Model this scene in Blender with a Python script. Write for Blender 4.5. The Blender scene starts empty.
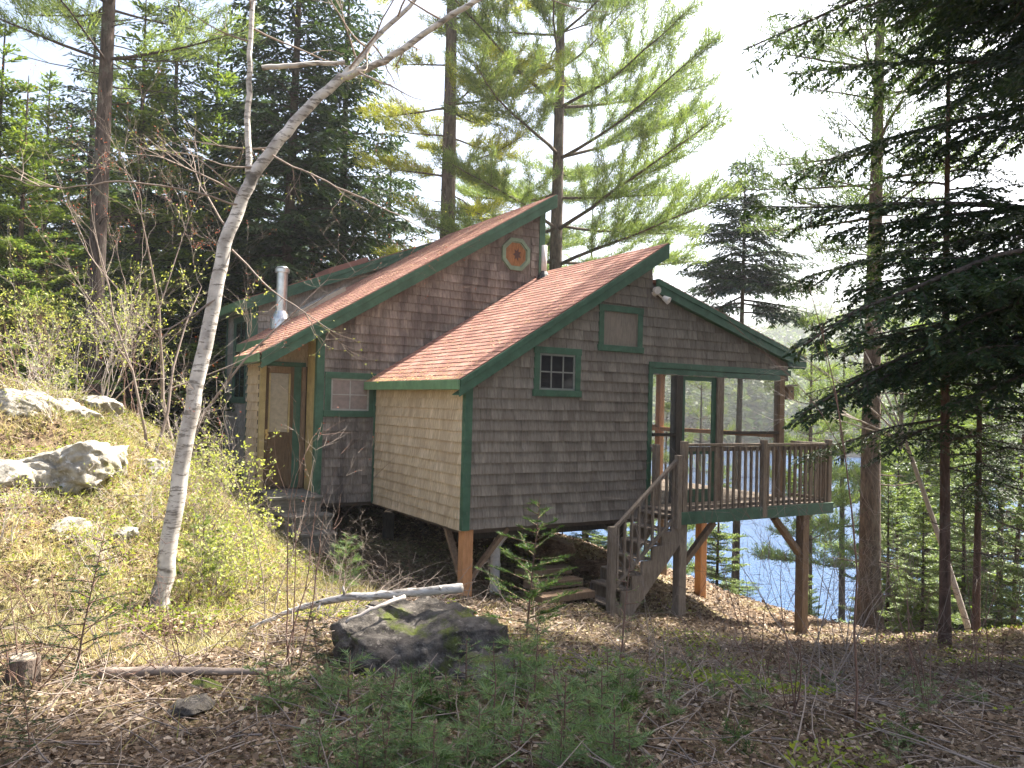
import bpy, math, random
import numpy as np
from mathutils import Vector, Matrix

# ------------------------------------------------------------ camera, sky, sun, exposure
S = bpy.context.scene
COL = S.collection
FPX = 790.0
CM = np.array([[0.85190607, -0.03505514, -0.52252003],
               [-0.52305598, -0.00769563, -0.85226359],
               [0.0258551, 0.99935575, -0.02489176]])
CP = np.array([-5.331, -9.923, 1.807])
cam_d = bpy.data.cameras.new('camera'); cam = bpy.data.objects.new('camera', cam_d); COL.objects.link(cam)
mw = Matrix([list(CM[i]) + [CP[i]] for i in range(3)] + [[0, 0, 0, 1]])
cam.matrix_world = mw
cam_d.sensor_width = 36; cam_d.lens = FPX / 1024 * 36
cam_d.clip_start = 0.05; cam_d.clip_end = 3000
S.camera = cam

SUN_AZ, SUN_EL = math.radians(3), math.radians(52)      # azimuth from +X towards +Y
w = bpy.data.worlds.new('World'); S.world = w; w.use_nodes = True
nt = w.node_tree; nt.nodes.clear()
sky = nt.nodes.new('ShaderNodeTexSky'); sky.sky_type = 'NISHITA'; sky.sun_disc = False
sky.sun_elevation = SUN_EL; sky.sun_rotation = math.pi / 2 - SUN_AZ
sky.air_density = 1.0; sky.dust_density = 5.0; sky.ozone_density = 1.0
bg = nt.nodes.new('ShaderNodeBackground'); bg.inputs[1].default_value = 0.085
out = nt.nodes.new('ShaderNodeOutputWorld')
nt.links.new(sky.outputs[0], bg.inputs[0]); nt.links.new(bg.outputs[0], out.inputs[0])
sd = bpy.data.lights.new('sun', 'SUN'); sun = bpy.data.objects.new('sun', sd); COL.objects.link(sun)
sd.energy = 5.0; sd.angle = math.radians(0.53); sd.color = (1, 0.95, 0.86)
sv = Vector((math.cos(SUN_EL) * math.cos(SUN_AZ), math.cos(SUN_EL) * math.sin(SUN_AZ), math.sin(SUN_EL)))
sun.rotation_euler = sv.to_track_quat('Z', 'Y').to_euler()
S.view_settings.view_transform = 'Standard'; S.view_settings.look = 'None'
S.view_settings.gamma = 1; S.view_settings.use_curve_mapping = False
S.view_settings.exposure = 2.2
S.render.engine = 'CYCLES'
S.cycles.max_bounces = 6; S.cycles.diffuse_bounces = 4; S.cycles.transparent_max_bounces = 12

# ------------------------------------------------------------ helpers
RNG = np.random.default_rng(11)
PI = math.pi

def at(px, py, d):
    "a point of the place seen at pixel px, py, d metres in front of the eye"
    return CP + CM @ np.array([(px - 512) / FPX * d, -(py - 384) / FPX * d, -d])

def _hash(i, j, s):
    n = (i.astype(np.int64) * 374761393 + j.astype(np.int64) * 668265263 + s * 69069) & 0x7fffffff
    n = ((n ^ (n >> 13)) * 1274126177) & 0x7fffffff
    return ((n ^ (n >> 16)) & 0xffff) / 65535.0

def vnoise(x, y, s=0):
    xi = np.floor(x); yi = np.floor(y); fx = x - xi; fy = y - yi
    fx = fx * fx * (3 - 2 * fx); fy = fy * fy * (3 - 2 * fy)
    a = _hash(xi, yi, s); b = _hash(xi + 1, yi, s); c = _hash(xi, yi + 1, s); d = _hash(xi + 1, yi + 1, s)
    return (a * (1 - fx) + b * fx) * (1 - fy) + (c * (1 - fx) + d * fx) * fy - 0.5

def fbm(x, y, o=4, s=0):
    r = 0; a = 1
    for k in range(o):
        r = r + a * vnoise(x * 2 ** k + 17.3 * k, y * 2 ** k - 9.1 * k, s + k); a *= 0.5
    return r

def fill(me, V, F, k):
    "fast mesh from arrays: V (n,3), F (m,k)"
    n, m = len(V), len(F)
    me.vertices.add(n); me.vertices.foreach_set('co', np.asarray(V, np.float32).ravel())
    me.loops.add(m * k); me.loops.foreach_set('vertex_index', np.asarray(F, np.int32).ravel())
    me.polygons.add(m); me.polygons.foreach_set('loop_start', np.arange(0, m * k, k, dtype=np.int32))
    me.update(calc_edges=True)

def link(name, me, mat, parent=None):
    o = bpy.data.objects.new(name, me); COL.objects.link(o)
    if mat is not None:
        for m in (mat if isinstance(mat, (list, tuple)) else [mat]): me.materials.append(m)
    if parent is not None: o.parent = parent
    return o

def smooth(o):
    o.data.polygons.foreach_set('use_smooth', [True] * len(o.data.polygons)); return o

def tag(o, label=None, cat=None, group=None, kind=None):
    if label: o['label'] = label
    if cat: o['category'] = cat
    if group: o['group'] = group
    if kind: o['kind'] = kind
    return o

def thing(name, label, cat, loc=(0, 0, 0), rz=0, group=None):
    o = bpy.data.objects.new(name, None); COL.objects.link(o)
    o.empty_display_size = 0.2
    o.location = loc; o.rotation_euler = (0, 0, rz)
    return tag(o, label, cat, group)

def copy_tree(root, loc, rz=0, sc=1.0, label=None, group=None, tilt=(0, 0)):
    r = root.copy(); COL.objects.link(r); r.location = loc; r.rotation_euler = (tilt[0], tilt[1], rz)
    r.scale = (sc, sc, sc)
    if label: r['label'] = label
    if group: r['group'] = group
    for ch in list(root.children):
        c = ch.copy(); COL.objects.link(c); c.parent = r
        for g in list(ch.children):
            d = g.copy(); COL.objects.link(d); d.parent = c
    return r

class MB:
    "collects boxes, bars and tubes in one mesh"
    def __init__(s): s.v = []; s.f = []; s.r = []
    def add(s, vs, fs, rnd=None):
        b = len(s.v); s.v += [tuple(map(float, p)) for p in vs]
        s.f += [tuple(b + i for i in f) for f in fs]
        s.r += [random.random() if rnd is None else rnd] * len(vs)
    def box(s, a, b, rnd=None, bev=0):
        x0, y0, z0 = a; x1, y1, z1 = b
        s.add([(x0, y0, z0), (x1, y0, z0), (x1, y1, z0), (x0, y1, z0), (x0, y0, z1), (x1, y0, z1), (x1, y1, z1), (x0, y1, z1)],
              [(0, 3, 2, 1), (4, 5, 6, 7), (0, 1, 5, 4), (1, 2, 6, 5), (2, 3, 7, 6), (3, 0, 4, 7)], rnd)
    def bar(s, p, q, w_, h_, up=(0, 0, 1), rnd=None):
        "a bar of section w_ x h_ from p to q; h_ runs along up"
        p = Vector(p); q = Vector(q); d = (q - p).normalized(); u = Vector(up)
        sd_ = d.cross(u).normalized(); u = sd_.cross(d).normalized()
        vs = []
        for c in (p, q):
            for a, b in ((-1, -1), (1, -1), (1, 1), (-1, 1)): vs.append(c + sd_ * (a * w_ / 2) + u * (b * h_ / 2))
        s.add(vs, [(0, 3, 2, 1)[::-1], (4, 5, 6, 7)[::-1], (0, 1, 5, 4)[::-1], (1, 2, 6, 5)[::-1], (2, 3, 7, 6)[::-1], (3, 0, 4, 7)[::-1]], rnd)
    def prism(s, pts, vec, rnd=None):
        "polygon pts (3-D, planar) extruded by vec"
        n = len(pts); v = Vector(vec)
        vs = [Vector(p) for p in pts] + [Vector(p) + v for p in pts]
        fs = [tuple(range(n)), tuple(range(2 * n - 1, n - 1, -1))] + [(i, i + n, (i + 1) % n + n, (i + 1) % n) for i in range(n)]
        s.add(vs, fs, rnd)
    def tube(s, pts, rad, k=8, rnd=None, cap=True):
        pts = np.array(pts, float); rad = np.broadcast_to(np.array(rad, float), (len(pts),))
        V, F = tube_arr(pts, rad, k)
        n = len(pts)
        fs = [tuple(f) for f in F]
        if cap: fs += [tuple(range(k - 1, -1, -1)), tuple(range((n - 1) * k, n * k))]
        s.add(V, fs, rnd)
    def build(s, name, mat, parent=None, bevel=0, sm=False):
        me = bpy.data.meshes.new(name); me.from_pydata(s.v, [], s.f)
        at_ = me.attributes.new('rnd', 'FLOAT', 'POINT'); at_.data.foreach_set('value', s.r)
        me.update(); o = link(name, me, mat, parent)
        if bevel:
            m = o.modifiers.new('bevel', 'BEVEL'); m.width = bevel; m.segments = 2; m.limit_method = 'ANGLE'
        if sm: smooth(o)
        return o

def tube_arr(P, R, k):
    n = len(P)
    T = np.gradient(P, axis=0); T /= np.linalg.norm(T, axis=1, keepdims=True) + 1e-9
    ref = np.array([0.31, 0.17, 0.94]) if abs(T[0, 2]) < 0.9 else np.array([1.0, 0.1, 0])
    A = np.cross(T, ref); A /= np.linalg.norm(A, axis=1, keepdims=True) + 1e-9
    B = np.cross(T, A)
    an = np.linspace(0, 2 * PI, k, endpoint=False)
    V = P[:, None] + R[:, None, None] * (A[:, None] * np.cos(an)[None, :, None] + B[:, None] * np.sin(an)[None, :, None])
    i = np.arange(n - 1)[:, None] * k; j = np.arange(k)[None]
    j2 = (j + 1) % k
    F = np.stack([i + j, i + j2, i + k + j2, i + k + j], -1).reshape(-1, 4)
    return V.reshape(-1, 3), F

class Tubes:
    "many tapering tubes in one quad mesh"
    def __init__(s): s.V = []; s.F = []; s.n = 0
    def add(s, P, R, k=5):
        P = np.asarray(P, float)
        V, F = tube_arr(P, np.broadcast_to(np.asarray(R, float), (len(P),)), k)
        s.V.append(V); s.F.append(F + s.n); s.n += len(V)
    def mesh(s, name):
        me = bpy.data.meshes.new(name); fill(me, np.concatenate(s.V), np.concatenate(s.F), 4)
        me.polygons.foreach_set('use_smooth', np.ones(len(me.polygons), bool)); return me

def unit(v): return v / (np.linalg.norm(v, axis=-1, keepdims=True) + 1e-9)

def blades(name, P, D, L, W, rnd=None, side=None, rng=RNG, leaf=False):
    "one thin triangle (or a pointed leaf of two) for each base P and direction D"
    n = len(P); D = unit(D)
    if side is None: side = rng.normal(size=(n, 3))
    sd_ = unit(np.cross(D, side))
    L = np.broadcast_to(L, (n,))[:, None]; W = np.broadcast_to(W, (n,))[:, None]
    me = bpy.data.meshes.new(name)
    if leaf:
        V = np.stack([P, P + D * L * .45 + sd_ * W / 2, P + D * L, P + D * L * .45 - sd_ * W / 2], 1).reshape(-1, 3)
        F = np.arange(4 * n).reshape(-1, 4); fill(me, V, F, 4); k = 4
    else:
        V = np.stack([P - sd_ * W / 2, P + sd_ * W / 2, P + D * L], 1).reshape(-1, 3)
        F = np.arange(3 * n).reshape(-1, 3); fill(me, V, F, 3); k = 3
    if rnd is None: rnd = rng.random(n)
    a = me.attributes.new('rnd', 'FLOAT', 'POINT'); a.data.foreach_set('value', np.repeat(rnd, k).astype(np.float32))
    return me

# ------------------------------------------------------------ materials
def nodes(name):
    m = bpy.data.materials.new(name); m.use_nodes = True
    n = m.node_tree.nodes; n.clear()
    return m, m.node_tree, n

def N(t, kind, **kw):
    x = t.nodes.new(kind)
    for k, v in kw.items():
        if k.startswith('i_'): x.inputs[k[2:].replace('_', ' ')].default_value = v
        else: setattr(x, k, v)
    return x

def ramp(t, src, stops, mode='LINEAR'):
    r = t.nodes.new('ShaderNodeValToRGB'); e = r.color_ramp.elements; r.color_ramp.interpolation = mode
    while len(e) < len(stops): e.new(0.5)
    for i, (p, c) in enumerate(stops): e[i].position = p; e[i].color = (*c, 1)
    t.links.new(src, r.inputs[0]); return r.outputs[0]

def mix(t, fac, a, b, blend='MIX'):
    m = t.nodes.new('ShaderNodeMix'); m.data_type = 'RGBA'; m.blend_type = blend
    for s, v in ((m.inputs[0], fac), (m.inputs[6], a), (m.inputs[7], b)):
        if isinstance(v, bpy.types.NodeSocket): t.links.new(v, s)
        elif isinstance(v, (int, float)): s.default_value = v
        else: s.default_value = (*v, 1)
    return m.outputs[2]

def noise(t, scale, detail=4, rough=.55, stretch=None, dist=0, loc=(0, 0, 0), rot=(0, 0, 0)):
    tc = t.nodes.new('ShaderNodeTexCoord'); mp = t.nodes.new('ShaderNodeMapping')
    mp.inputs['Scale'].default_value = stretch or (1, 1, 1); mp.inputs['Location'].default_value = loc
    mp.inputs['Rotation'].default_value = rot
    nz = N(t, 'ShaderNodeTexNoise', i_Scale=scale, i_Detail=detail, i_Roughness=rough, i_Distortion=dist)
    t.links.new(tc.outputs['Object'], mp.inputs[0]); t.links.new(mp.outputs[0], nz.inputs[0])
    return nz.outputs[0]

def attr(t, name='rnd'):
    a = t.nodes.new('ShaderNodeAttribute'); a.attribute_name = name; return a.outputs['Fac']

def finish(m, t, col, rough=.8, bump=None, bstr=.4, bdist=.02, spec=.3, metal=0, coat=0):
    b = t.nodes.new('ShaderNodeBsdfPrincipled'); o = t.nodes.new('ShaderNodeOutputMaterial')
    if isinstance(col, bpy.types.NodeSocket): t.links.new(col, b.inputs['Base Color'])
    else: b.inputs['Base Color'].default_value = (*col, 1)
    if isinstance(rough, bpy.types.NodeSocket): t.links.new(rough, b.inputs['Roughness'])
    else: b.inputs['Roughness'].default_value = rough
    b.inputs['Specular IOR Level'].default_value = spec; b.inputs['Metallic'].default_value = metal
    b.inputs['Coat Weight'].default_value = coat
    if bump is not None:
        bn = N(t, 'ShaderNodeBump'); bn.inputs['Strength'].default_value = bstr; bn.inputs['Distance'].default_value = bdist
        t.links.new(bump, bn.inputs['Height']); t.links.new(bn.outputs[0], b.inputs['Normal'])
    t.links.new(b.outputs[0], o.inputs[0]); return m

def m_shingle(name, dark, mid, pale, stain, s0=.48, s1=.68):
    "weathered cedar: a tone for each shingle, fine grain down it, patches of dark weathering"
    m, t, _ = nodes(name)
    c = ramp(t, attr(t), [(0, dark), (.45, mid), (1, pale)])
    g = noise(t, 34, 5, .65, stretch=(1, 1, .08))
    c = mix(t, .55, c, ramp(t, g, [(.32, (.42, .40, .38)), (.66, (1.35, 1.32, 1.28))]), 'MULTIPLY')
    st = noise(t, 1.3, 6, .75, stretch=(1.8, 1.8, .5))
    c = mix(t, ramp(t, st, [(s0, (0, 0, 0)), (s1, (.85, .85, .85))]), c, stain, 'MIX')
    return finish(m, t, c, .88, g, .35, .006, .2)

def m_roof():
    m, t, _ = nodes('asphalt_shingle')
    c = ramp(t, attr(t), [(0, (.23, .115, .090)), (.5, (.33, .170, .132)), (1, (.43, .245, .195))])
    g = noise(t, 260, 2, .6)
    c = mix(t, .5, c, ramp(t, g, [(.35, (.5, .5, .5)), (.65, (1.4, 1.35, 1.3))]), 'MULTIPLY')
    st = noise(t, 2.2, 5, .65)
    c = mix(t, ramp(t, st, [(.52, (0, 0, 0)), (.75, (.55, .55, .55))]), c, (.15, .10, .08))
    return finish(m, t, c, .92, g, .3, .004, .15)

def m_paint(name, col, var=.15, rough=.55):
    m, t, _ = nodes(name)
    n1 = noise(t, 6, 5, .65, stretch=(1, 1, 1)); d = tuple(x * (1 - var * 2) for x in col); p = tuple(min(1, x * (1 + var) + .01) for x in col)
    c = ramp(t, n1, [(.3, d), (.7, p)])
    c = mix(t, ramp(t, noise(t, 45, 3, .6, stretch=(1, 1, .2)), [(.64, (0, 0, 0)), (.72, (.35, .35, .35))]), c, (.25, .22, .17))
    return finish(m, t, c, rough, n1, .15, .004, .3)

def m_wood(name, a, b, grain=(1, 1, .15), rough=.8, attrmix=True, scale=40):
    m, t, _ = nodes(name)
    g = noise(t, scale, 5, .65, stretch=grain, dist=.3)
    c = ramp(t, g, [(.3, a), (.7, b)])
    if attrmix: c = mix(t, .6, c, ramp(t, attr(t), [(0, (.65, .65, .65)), (1, (1.3, 1.28, 1.25))]), 'MULTIPLY')
    big = noise(t, 2.5, 4, .6)
    c = mix(t, .5, c, ramp(t, big, [(.3, (.7, .7, .7)), (.7, (1.2, 1.2, 1.2))]), 'MULTIPLY')
    return finish(m, t, c, rough, g, .35, .005, .2)

def m_bark(name, a, b, stretch=(1, 1, .25), scale=14, bs=.9, bd=.03):
    m, t, _ = nodes(name)
    g = noise(t, scale, 6, .7, stretch=stretch, dist=.6)
    c = ramp(t, g, [(.32, a), (.68, b)])
    li = noise(t, 3, 4, .7); c = mix(t, ramp(t, li, [(.55, (0, 0, 0)), (.7, (.4, .4, .4))]), c, (.20, .22, .17))
    return finish(m, t, c, .95, g, bs, bd, .1)

def m_leaf(name, cols, trans=.4, tint=(1.2, 1.25, .5), rough=.5, spec=.25):
    m, t, _ = nodes(name)
    c = ramp(t, attr(t), [(i / (len(cols) - 1), x) for i, x in enumerate(cols)])
    big = noise(t, .9, 3, .6)
    c = mix(t, .6, c, ramp(t, big, [(.3, (.65, .7, .7)), (.7, (1.35, 1.3, 1.15))]), 'MULTIPLY')
    b = t.nodes.new('ShaderNodeBsdfPrincipled'); b.inputs['Roughness'].default_value = rough; b.inputs['Specular IOR Level'].default_value = spec
    t.links.new(c, b.inputs['Base Color'])
    tr = t.nodes.new('ShaderNodeBsdfTranslucent'); t.links.new(mix(t, 1, c, tint, 'MULTIPLY'), tr.inputs[0])
    ms = t.nodes.new('ShaderNodeMixShader'); ms.inputs[0].default_value = trans
    t.links.new(b.outputs[0], ms.inputs[1]); t.links.new(tr.outputs[0], ms.inputs[2])
    o = t.nodes.new('ShaderNodeOutputMaterial'); t.links.new(ms.outputs[0], o.inputs[0]); return m

def m_birch():
    m, t, _ = nodes('birch_bark')
    big = noise(t, 5, 4, .6)
    c = ramp(t, big, [(.33, (.30, .27, .24)), (.62, (.60, .56, .51))])
    ln = noise(t, 15, 4, .7, stretch=(.35, .35, 1.5))
    c = mix(t, ramp(t, ln, [(.53, (0, 0, 0)), (.59, (.8, .8, .8))]), c, (.13, .11, .09))
    kn = noise(t, 3.2, 3, .6, stretch=(.7, .7, 1), loc=(3, 1, 7))
    c = mix(t, ramp(t, kn, [(.60, (0, 0, 0)), (.65, (.85, .85, .85))]), c, (.09, .08, .07))
    return finish(m, t, c, .7, ln, .3, .01, .25)

def m_rock(name='granite', moss=True, a=(.028, .024, .021), b=(.145, .128, .11), mc=(.09, .11, .02), thr=.55):
    m, t, _ = nodes(name)
    g = noise(t, 7, 8, .72); c = ramp(t, g, [(.35, a), (.65, b)])
    li = noise(t, 16, 5, .7, loc=(5, 5, 5)); c = mix(t, ramp(t, li, [(.58, (0, 0, 0)), (.63, (.7, .7, .7))]), c, tuple(min(.5, q * 1.5) for q in b))
    if moss:
        mo = noise(t, 2.6, 6, .7, loc=(1, 9, 2)); c = mix(t, ramp(t, mo, [(thr, (0, 0, 0)), (thr + .1, (.9, .9, .9))]), c, mc)
    return finish(m, t, c, .92, g, .9, .05, .15)

def m_ground():
    m, t, _ = nodes('forest_floor')
    f1 = noise(t, 3.0, 8, .75); f2 = noise(t, 22, 5, .7, loc=(3, 3, 3)); f3 = noise(t, .55, 4, .6, loc=(8, 2, 0))
    c = ramp(t, f2, [(.3, (.06, .04, .026)), (.5, (.13, .09, .058)), (.7, (.24, .175, .12))])
    gr = ramp(t, f1, [(.35, (.10, .11, .035)), (.6, (.30, .27, .13)), (.8, (.46, .40, .27))])
    c = mix(t, ramp(t, f3, [(.45, (0, 0, 0)), (.62, (.7, .7, .7))]), c, gr)
    return finish(m, t, c, .97, f2, .8, .04, .1)

def m_water():
    m, t, _ = nodes('lake_water')
    n1 = noise(t, 1.6, 4, .6, stretch=(1, 1.8, 1)); n2 = noise(t, 7, 3, .6, loc=(4, 1, 0))
    ad = N(t, 'ShaderNodeMath', operation='ADD'); t.links.new(n1, ad.inputs[0]); t.links.new(n2, ad.inputs[1])
    return finish(m, t, (.02, .07, .17), .12, ad.outputs[0], .5, .12, .5)

def m_screen():
    m, t, _ = nodes('insect_screen')
    d = N(t, 'ShaderNodeBsdfDiffuse'); d.inputs[0].default_value = (.33, .34, .32, 1)
    tr = N(t, 'ShaderNodeBsdfTransparent'); ms = N(t, 'ShaderNodeMixShader'); ms.inputs[0].default_value = .27
    o = N(t, 'ShaderNodeOutputMaterial')
    t.links.new(tr.outputs[0], ms.inputs[1]); t.links.new(d.outputs[0], ms.inputs[2]); t.links.new(ms.outputs[0], o.inputs[0]); return m

def m_flat(name, col, rough=.5, metal=0, spec=.4, coat=0):
    m, t, _ = nodes(name)
    g = noise(t, 12, 4, .6); c = ramp(t, g, [(.3, tuple(x * .8 for x in col)), (.7, tuple(min(1, x * 1.15) for x in col))])
    return finish(m, t, c, rough, None, 0, 0, spec, metal, coat)

M_SH = m_shingle('grey_cedar_shingle', (.150, .128, .107), (.19, .165, .140), (.24, .212, .18), (.10, .085, .072), .54, .74)
M_SHA = m_shingle('pinkish_cedar_shingle', (.175, .148, .128), (.23, .197, .170), (.30, .26, .228), (.075, .062, .056), .42, .60)
M_SHT = m_shingle('bounce_lit_tan_shingle', (.44, .34, .23), (.50, .395, .27), (.56, .45, .32), (.38, .29, .195))  # shingle colour lifted to tan to carry warm light bounced off the bank
M_SHC = m_shingle('bounce_lit_grey_shingle', (.24, .215, .185), (.30, .27, .235), (.36, .325, .285), (.16, .14, .12), .5, .7)  # grey cedar lightened to make up for bounced light missing on the rear block
M_ROOF = m_roof()
M_GREEN = m_paint('green_trim_paint', (.042, .105, .062))
M_GREENL = m_paint('lit_green_trim_paint', (.13, .24, .12))  # trim green lightened to carry the light on the left-facing eaves
M_BACK = m_flat('sheathing', (.10, .075, .06), .9)
M_DECK = m_wood('weathered_deck_wood', (.13, .10, .075), (.29, .235, .185))
M_POST = m_wood('brown_post_wood', (.13, .085, .055), (.27, .185, .12))
M_NEWW = m_wood('orange_new_wood', (.36, .17, .075), (.52, .27, .13))
M_DOORW = m_wood('brown_door_wood', (.12, .075, .04), (.20, .13, .07))
M_DARKW = m_wood('dark_frame_wood', (.035, .03, .025), (.09, .075, .06))
M_OLDW = m_wood('old_grey_plank', (.09, .085, .07), (.22, .205, .18), grain=(.2, 1, 1))
M_METAL = m_flat('galvanised_metal', (.62, .62, .60), .28, .9)
M_WHITE = m_flat('white_plastic', (.62, .57, .53), .5)
M_BLACK = m_flat('black_rubber', (.02, .02, .02), .6)
M_PANE = m_flat('dark_window_glass', (.022, .022, .024), .08, 0, .6)
M_CURT = m_flat('curtained_window_glass', (.26, .20, .18), .25, 0, .5, .4)
M_BOARD = m_wood('boarded_window_panel', (.15, .125, .10), (.24, .205, .17))
M_DCURT = m_flat('door_glass_with_tan_curtain', (.30, .25, .18), .2, 0, .5, .5)
M_OCT = m_wood('varnished_wood_behind_glass', (.20, .085, .035), (.42, .21, .09), rough=.2)
M_YEL = m_paint('yellow_lit_trim_paint', (.42, .32, .14))  # yellow casing tone; also carries light on left-facing trim beside the door
M_SCREEN = m_screen()
M_BARK = m_bark('pine_bark', (.055, .042, .034), (.20, .155, .125))
M_BARKD = m_bark('dark_bark', (.035, .028, .024), (.13, .10, .085))
M_BARKR = m_bark('red_brown_bark', (.06, .038, .028), (.17, .11, .085))
M_TWIG = m_flat('grey_twig', (.24, .19, .155), .9)
M_TWIGP = m_flat('pale_dead_twig', (.46, .40, .35), .9)
M_TWIGR = m_flat('red_brown_twig', (.16, .095, .07), .9)
M_BIRCH = m_birch()
M_GROUND = m_ground(); M_WATER = m_water()
M_ROCK = m_rock(); M_ROCKP = m_rock('pale_granite', True, (.19, .17, .14), (.45, .42, .36), (.26, .24, .06), .56)
M_ROCKB = m_rock('brown_rock', False, (.10, .06, .04), (.28, .19, .13))
M_PINE = m_leaf('pine_needles', [(.10, .15, .06), (.18, .24, .085), (.27, .32, .11)], .45, (1.15, 1.2, .65))
M_PINED = m_leaf('grey_green_pine_needles', [(.06, .095, .05), (.10, .15, .065), (.16, .21, .08)], .4)
M_PINEY = m_leaf('yellow_green_pine_needles', [(.20, .22, .045), (.31, .32, .06), (.40, .37, .075)], .5)
M_HEM = m_leaf('hemlock_needles', [(.020, .042, .020), (.035, .062, .026), (.06, .09, .03)], .28)
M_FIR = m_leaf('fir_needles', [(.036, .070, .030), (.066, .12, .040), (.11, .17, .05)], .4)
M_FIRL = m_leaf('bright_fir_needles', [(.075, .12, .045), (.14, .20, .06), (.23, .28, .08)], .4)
M_SEED = m_leaf('seedling_needles', [(.11, .17, .09), (.17, .25, .12), (.25, .33, .16)], .35)
M_BUD = m_leaf('yellow_green_buds', [(.24, .29, .09), (.36, .39, .13), (.48, .47, .18)], .4)
M_REDB = m_leaf('red_buds', [(.30, .08, .05), (.42, .14, .08)], .3, (1, .8, .6))
M_LITTER = m_leaf('dead_leaves', [(.06, .038, .025), (.13, .085, .055), (.22, .155, .105), (.44, .35, .27)], .15, (1, .8, .5), .7)
M_GRASS = m_leaf('dry_grass', [(.26, .27, .09), (.48, .43, .24), (.62, .54, .36)], .35, (1.1, 1.05, .6))
M_HERB = m_leaf('green_herbs', [(.10, .15, .03), (.22, .27, .05), (.34, .36, .08)], .4)

# ------------------------------------------------------------ the lie of the land
def _ctrl():
    P = []
    for px, py, d in ((512, 768, 3.4), (0, 768, 3.3), (1023, 768, 3.6), (250, 768, 3.4), (760, 768, 3.5), (512, 700, 4.3),
                      (200, 720, 4.25), (30, 690, 4.8), (850, 720, 4.3), (158, 612, 7.2), (0, 640, 6.2), (60, 560, 7.5),
                      (60, 490, 8.6), (80, 440, 9.5), (60, 400, 11.5), (140, 425, 12.5), (-100, 380, 12), (200, 470, 13.5),
                      (230, 530, 10.5), (250, 600, 8), (330, 650, 6), (430, 690, 5.2), (600, 640, 8.5), (520, 620, 8.8),
                      (700, 680, 6.5), (900, 665, 9), (1000, 660, 9.5), (1023, 700, 6), (950, 645, 11), (-150, 450, 8), (-100, 600, 6), (703, 581, 18), (733, 595, 17.5), (788, 611, 17), (850, 626, 15.5), (900, 640, 13)):
        P.append(at(px, py, d))
    P += [np.array(p, float) for p in (
        (.13, .15, -.99), (1.2, .6, -1.12), (1.5, -.5, -1.05), (2, -.84, -1.22), (3.4, -.84, -1.42), (6.3, -.84, -2.11), (6.6, 1.95, -2.05),
        (2, 3, -.85), (3.4, 4.5, -.8), (0, 3, -.75), (-1.3, 2.9, -.66), (-1, 4.5, -.5), (2, 6, -.45), (3.5, 9, -.6), (1, 9, .1), (-2, 6, -.1), (-1.8, 8, .1), (-2.2, 10, .5),
        (4.5, 6, -.9), (-3, 14, 1.3), (-8, 6, 2.2), (-12, 2, 2.6), (0, 14, 1.0), (5, 13, -1.2), (10, 11, -6.3), (-6, 20, 2.2),
        (3, 20, .3), (-8, -14, .4), (0, -14, .25), (-14, -10, .8), (6, -8, -.3), (8, -5, -1), (12, -9, -1.2), (12.5, 0, -4.3),
        (11.5, 3, -4.4), (10.5, 7, -4.6), (4.2, 3.2, -.95), (5.5, 4.5, -1.35), (6.8, 7, -2.3), (14.5, 4, -6.6), (16, 4, -7), (14, 12, -7), (16, -6, -4), (22, -4, -7.2), (-20, 10, 3.5), (-14, 20, 3.5), (20, 14, -7.5))]
    return np.array(P)
_C = _ctrl()
def _tps_fit():
    n = len(_C); d = np.linalg.norm(_C[:, None, :2] - _C[None, :, :2], axis=2)
    K = np.where(d > 0, d * d * np.log(d + 1e-12), 0) + np.eye(n) * 0.15
    A = np.zeros((n + 3, n + 3)); A[:n, :n] = K; A[:n, n] = 1; A[:n, n + 1:] = _C[:, :2]; A[n, :n] = 1; A[n + 1:, :n] = _C[:, :2].T
    return np.linalg.solve(A, np.concatenate([_C[:, 2], [0, 0, 0]]))
_W = _tps_fit()
LK = np.array([.81, .585])                                  # towards the lake
def sstep(a, b, x): t_ = np.clip((x - a) / (b - a), 0, 1); return t_ * t_ * (3 - 2 * t_)
def H(x, y, fine=True):
    x = np.atleast_1d(np.asarray(x, float)); y = np.atleast_1d(np.asarray(y, float)); sh = x.shape
    x = x.ravel(); y = y.ravel(); n = len(_C)
    z = _W[n] + _W[n + 1] * x + _W[n + 2] * y
    for i in range(n):
        d2 = (x - _C[i, 0]) ** 2 + (y - _C[i, 1]) ** 2
        z += _W[i] * 0.5 * d2 * np.log(d2 + 1e-12)
    rx, ry = x - CP[0], y - CP[1]; r = np.hypot(rx, ry)
    s_ = rx * LK[0] + ry * LK[1]; q = rx * LK[1] - ry * LK[0]
    sg = s_ - 22 - .9 * np.log1p(np.exp(np.clip(-(q + 8) * .5, -30, 30))) / .5
    far = np.where(sg < 0, -6.6 + 9.5 * (1 - np.exp(np.minimum(0, sg) / 16)), -6.6 - np.minimum(sg * .1, 2))
    far = far + np.clip((sg - 120) * .22, 0, 46) * (1 + .35 * fbm(x * .01, y * .01, 3, 5))
    z = z + (far - z) * sstep(20, 34, r)
    if fine:
        bank = sstep(-3.4, -5.2, x) * sstep(-5, -2, y) * (1 - sstep(14, 22, r))
        z = z + bank * (.30 * np.abs(fbm(x * 1.1, y * 1.1, 4, 61)) + .10 * fbm(x * 3.1, y * 3.1, 3, 62))
        z = z + .10 * fbm(x * .9, y * .9, 4, 3) * sstep(1.5, 5, r) + .05 * fbm(x * 4, y * 4, 3, 9) * (1 - sstep(20, 40, r))
    return z.reshape(sh)
def h1(x, y): return float(H(x, y)[0])
def gp(px, d):
    "ground point on the line of sight of column px, d metres out"
    p = at(px, 410, d); return (float(p[0]), float(p[1]), h1(p[0], p[1]))

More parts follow.
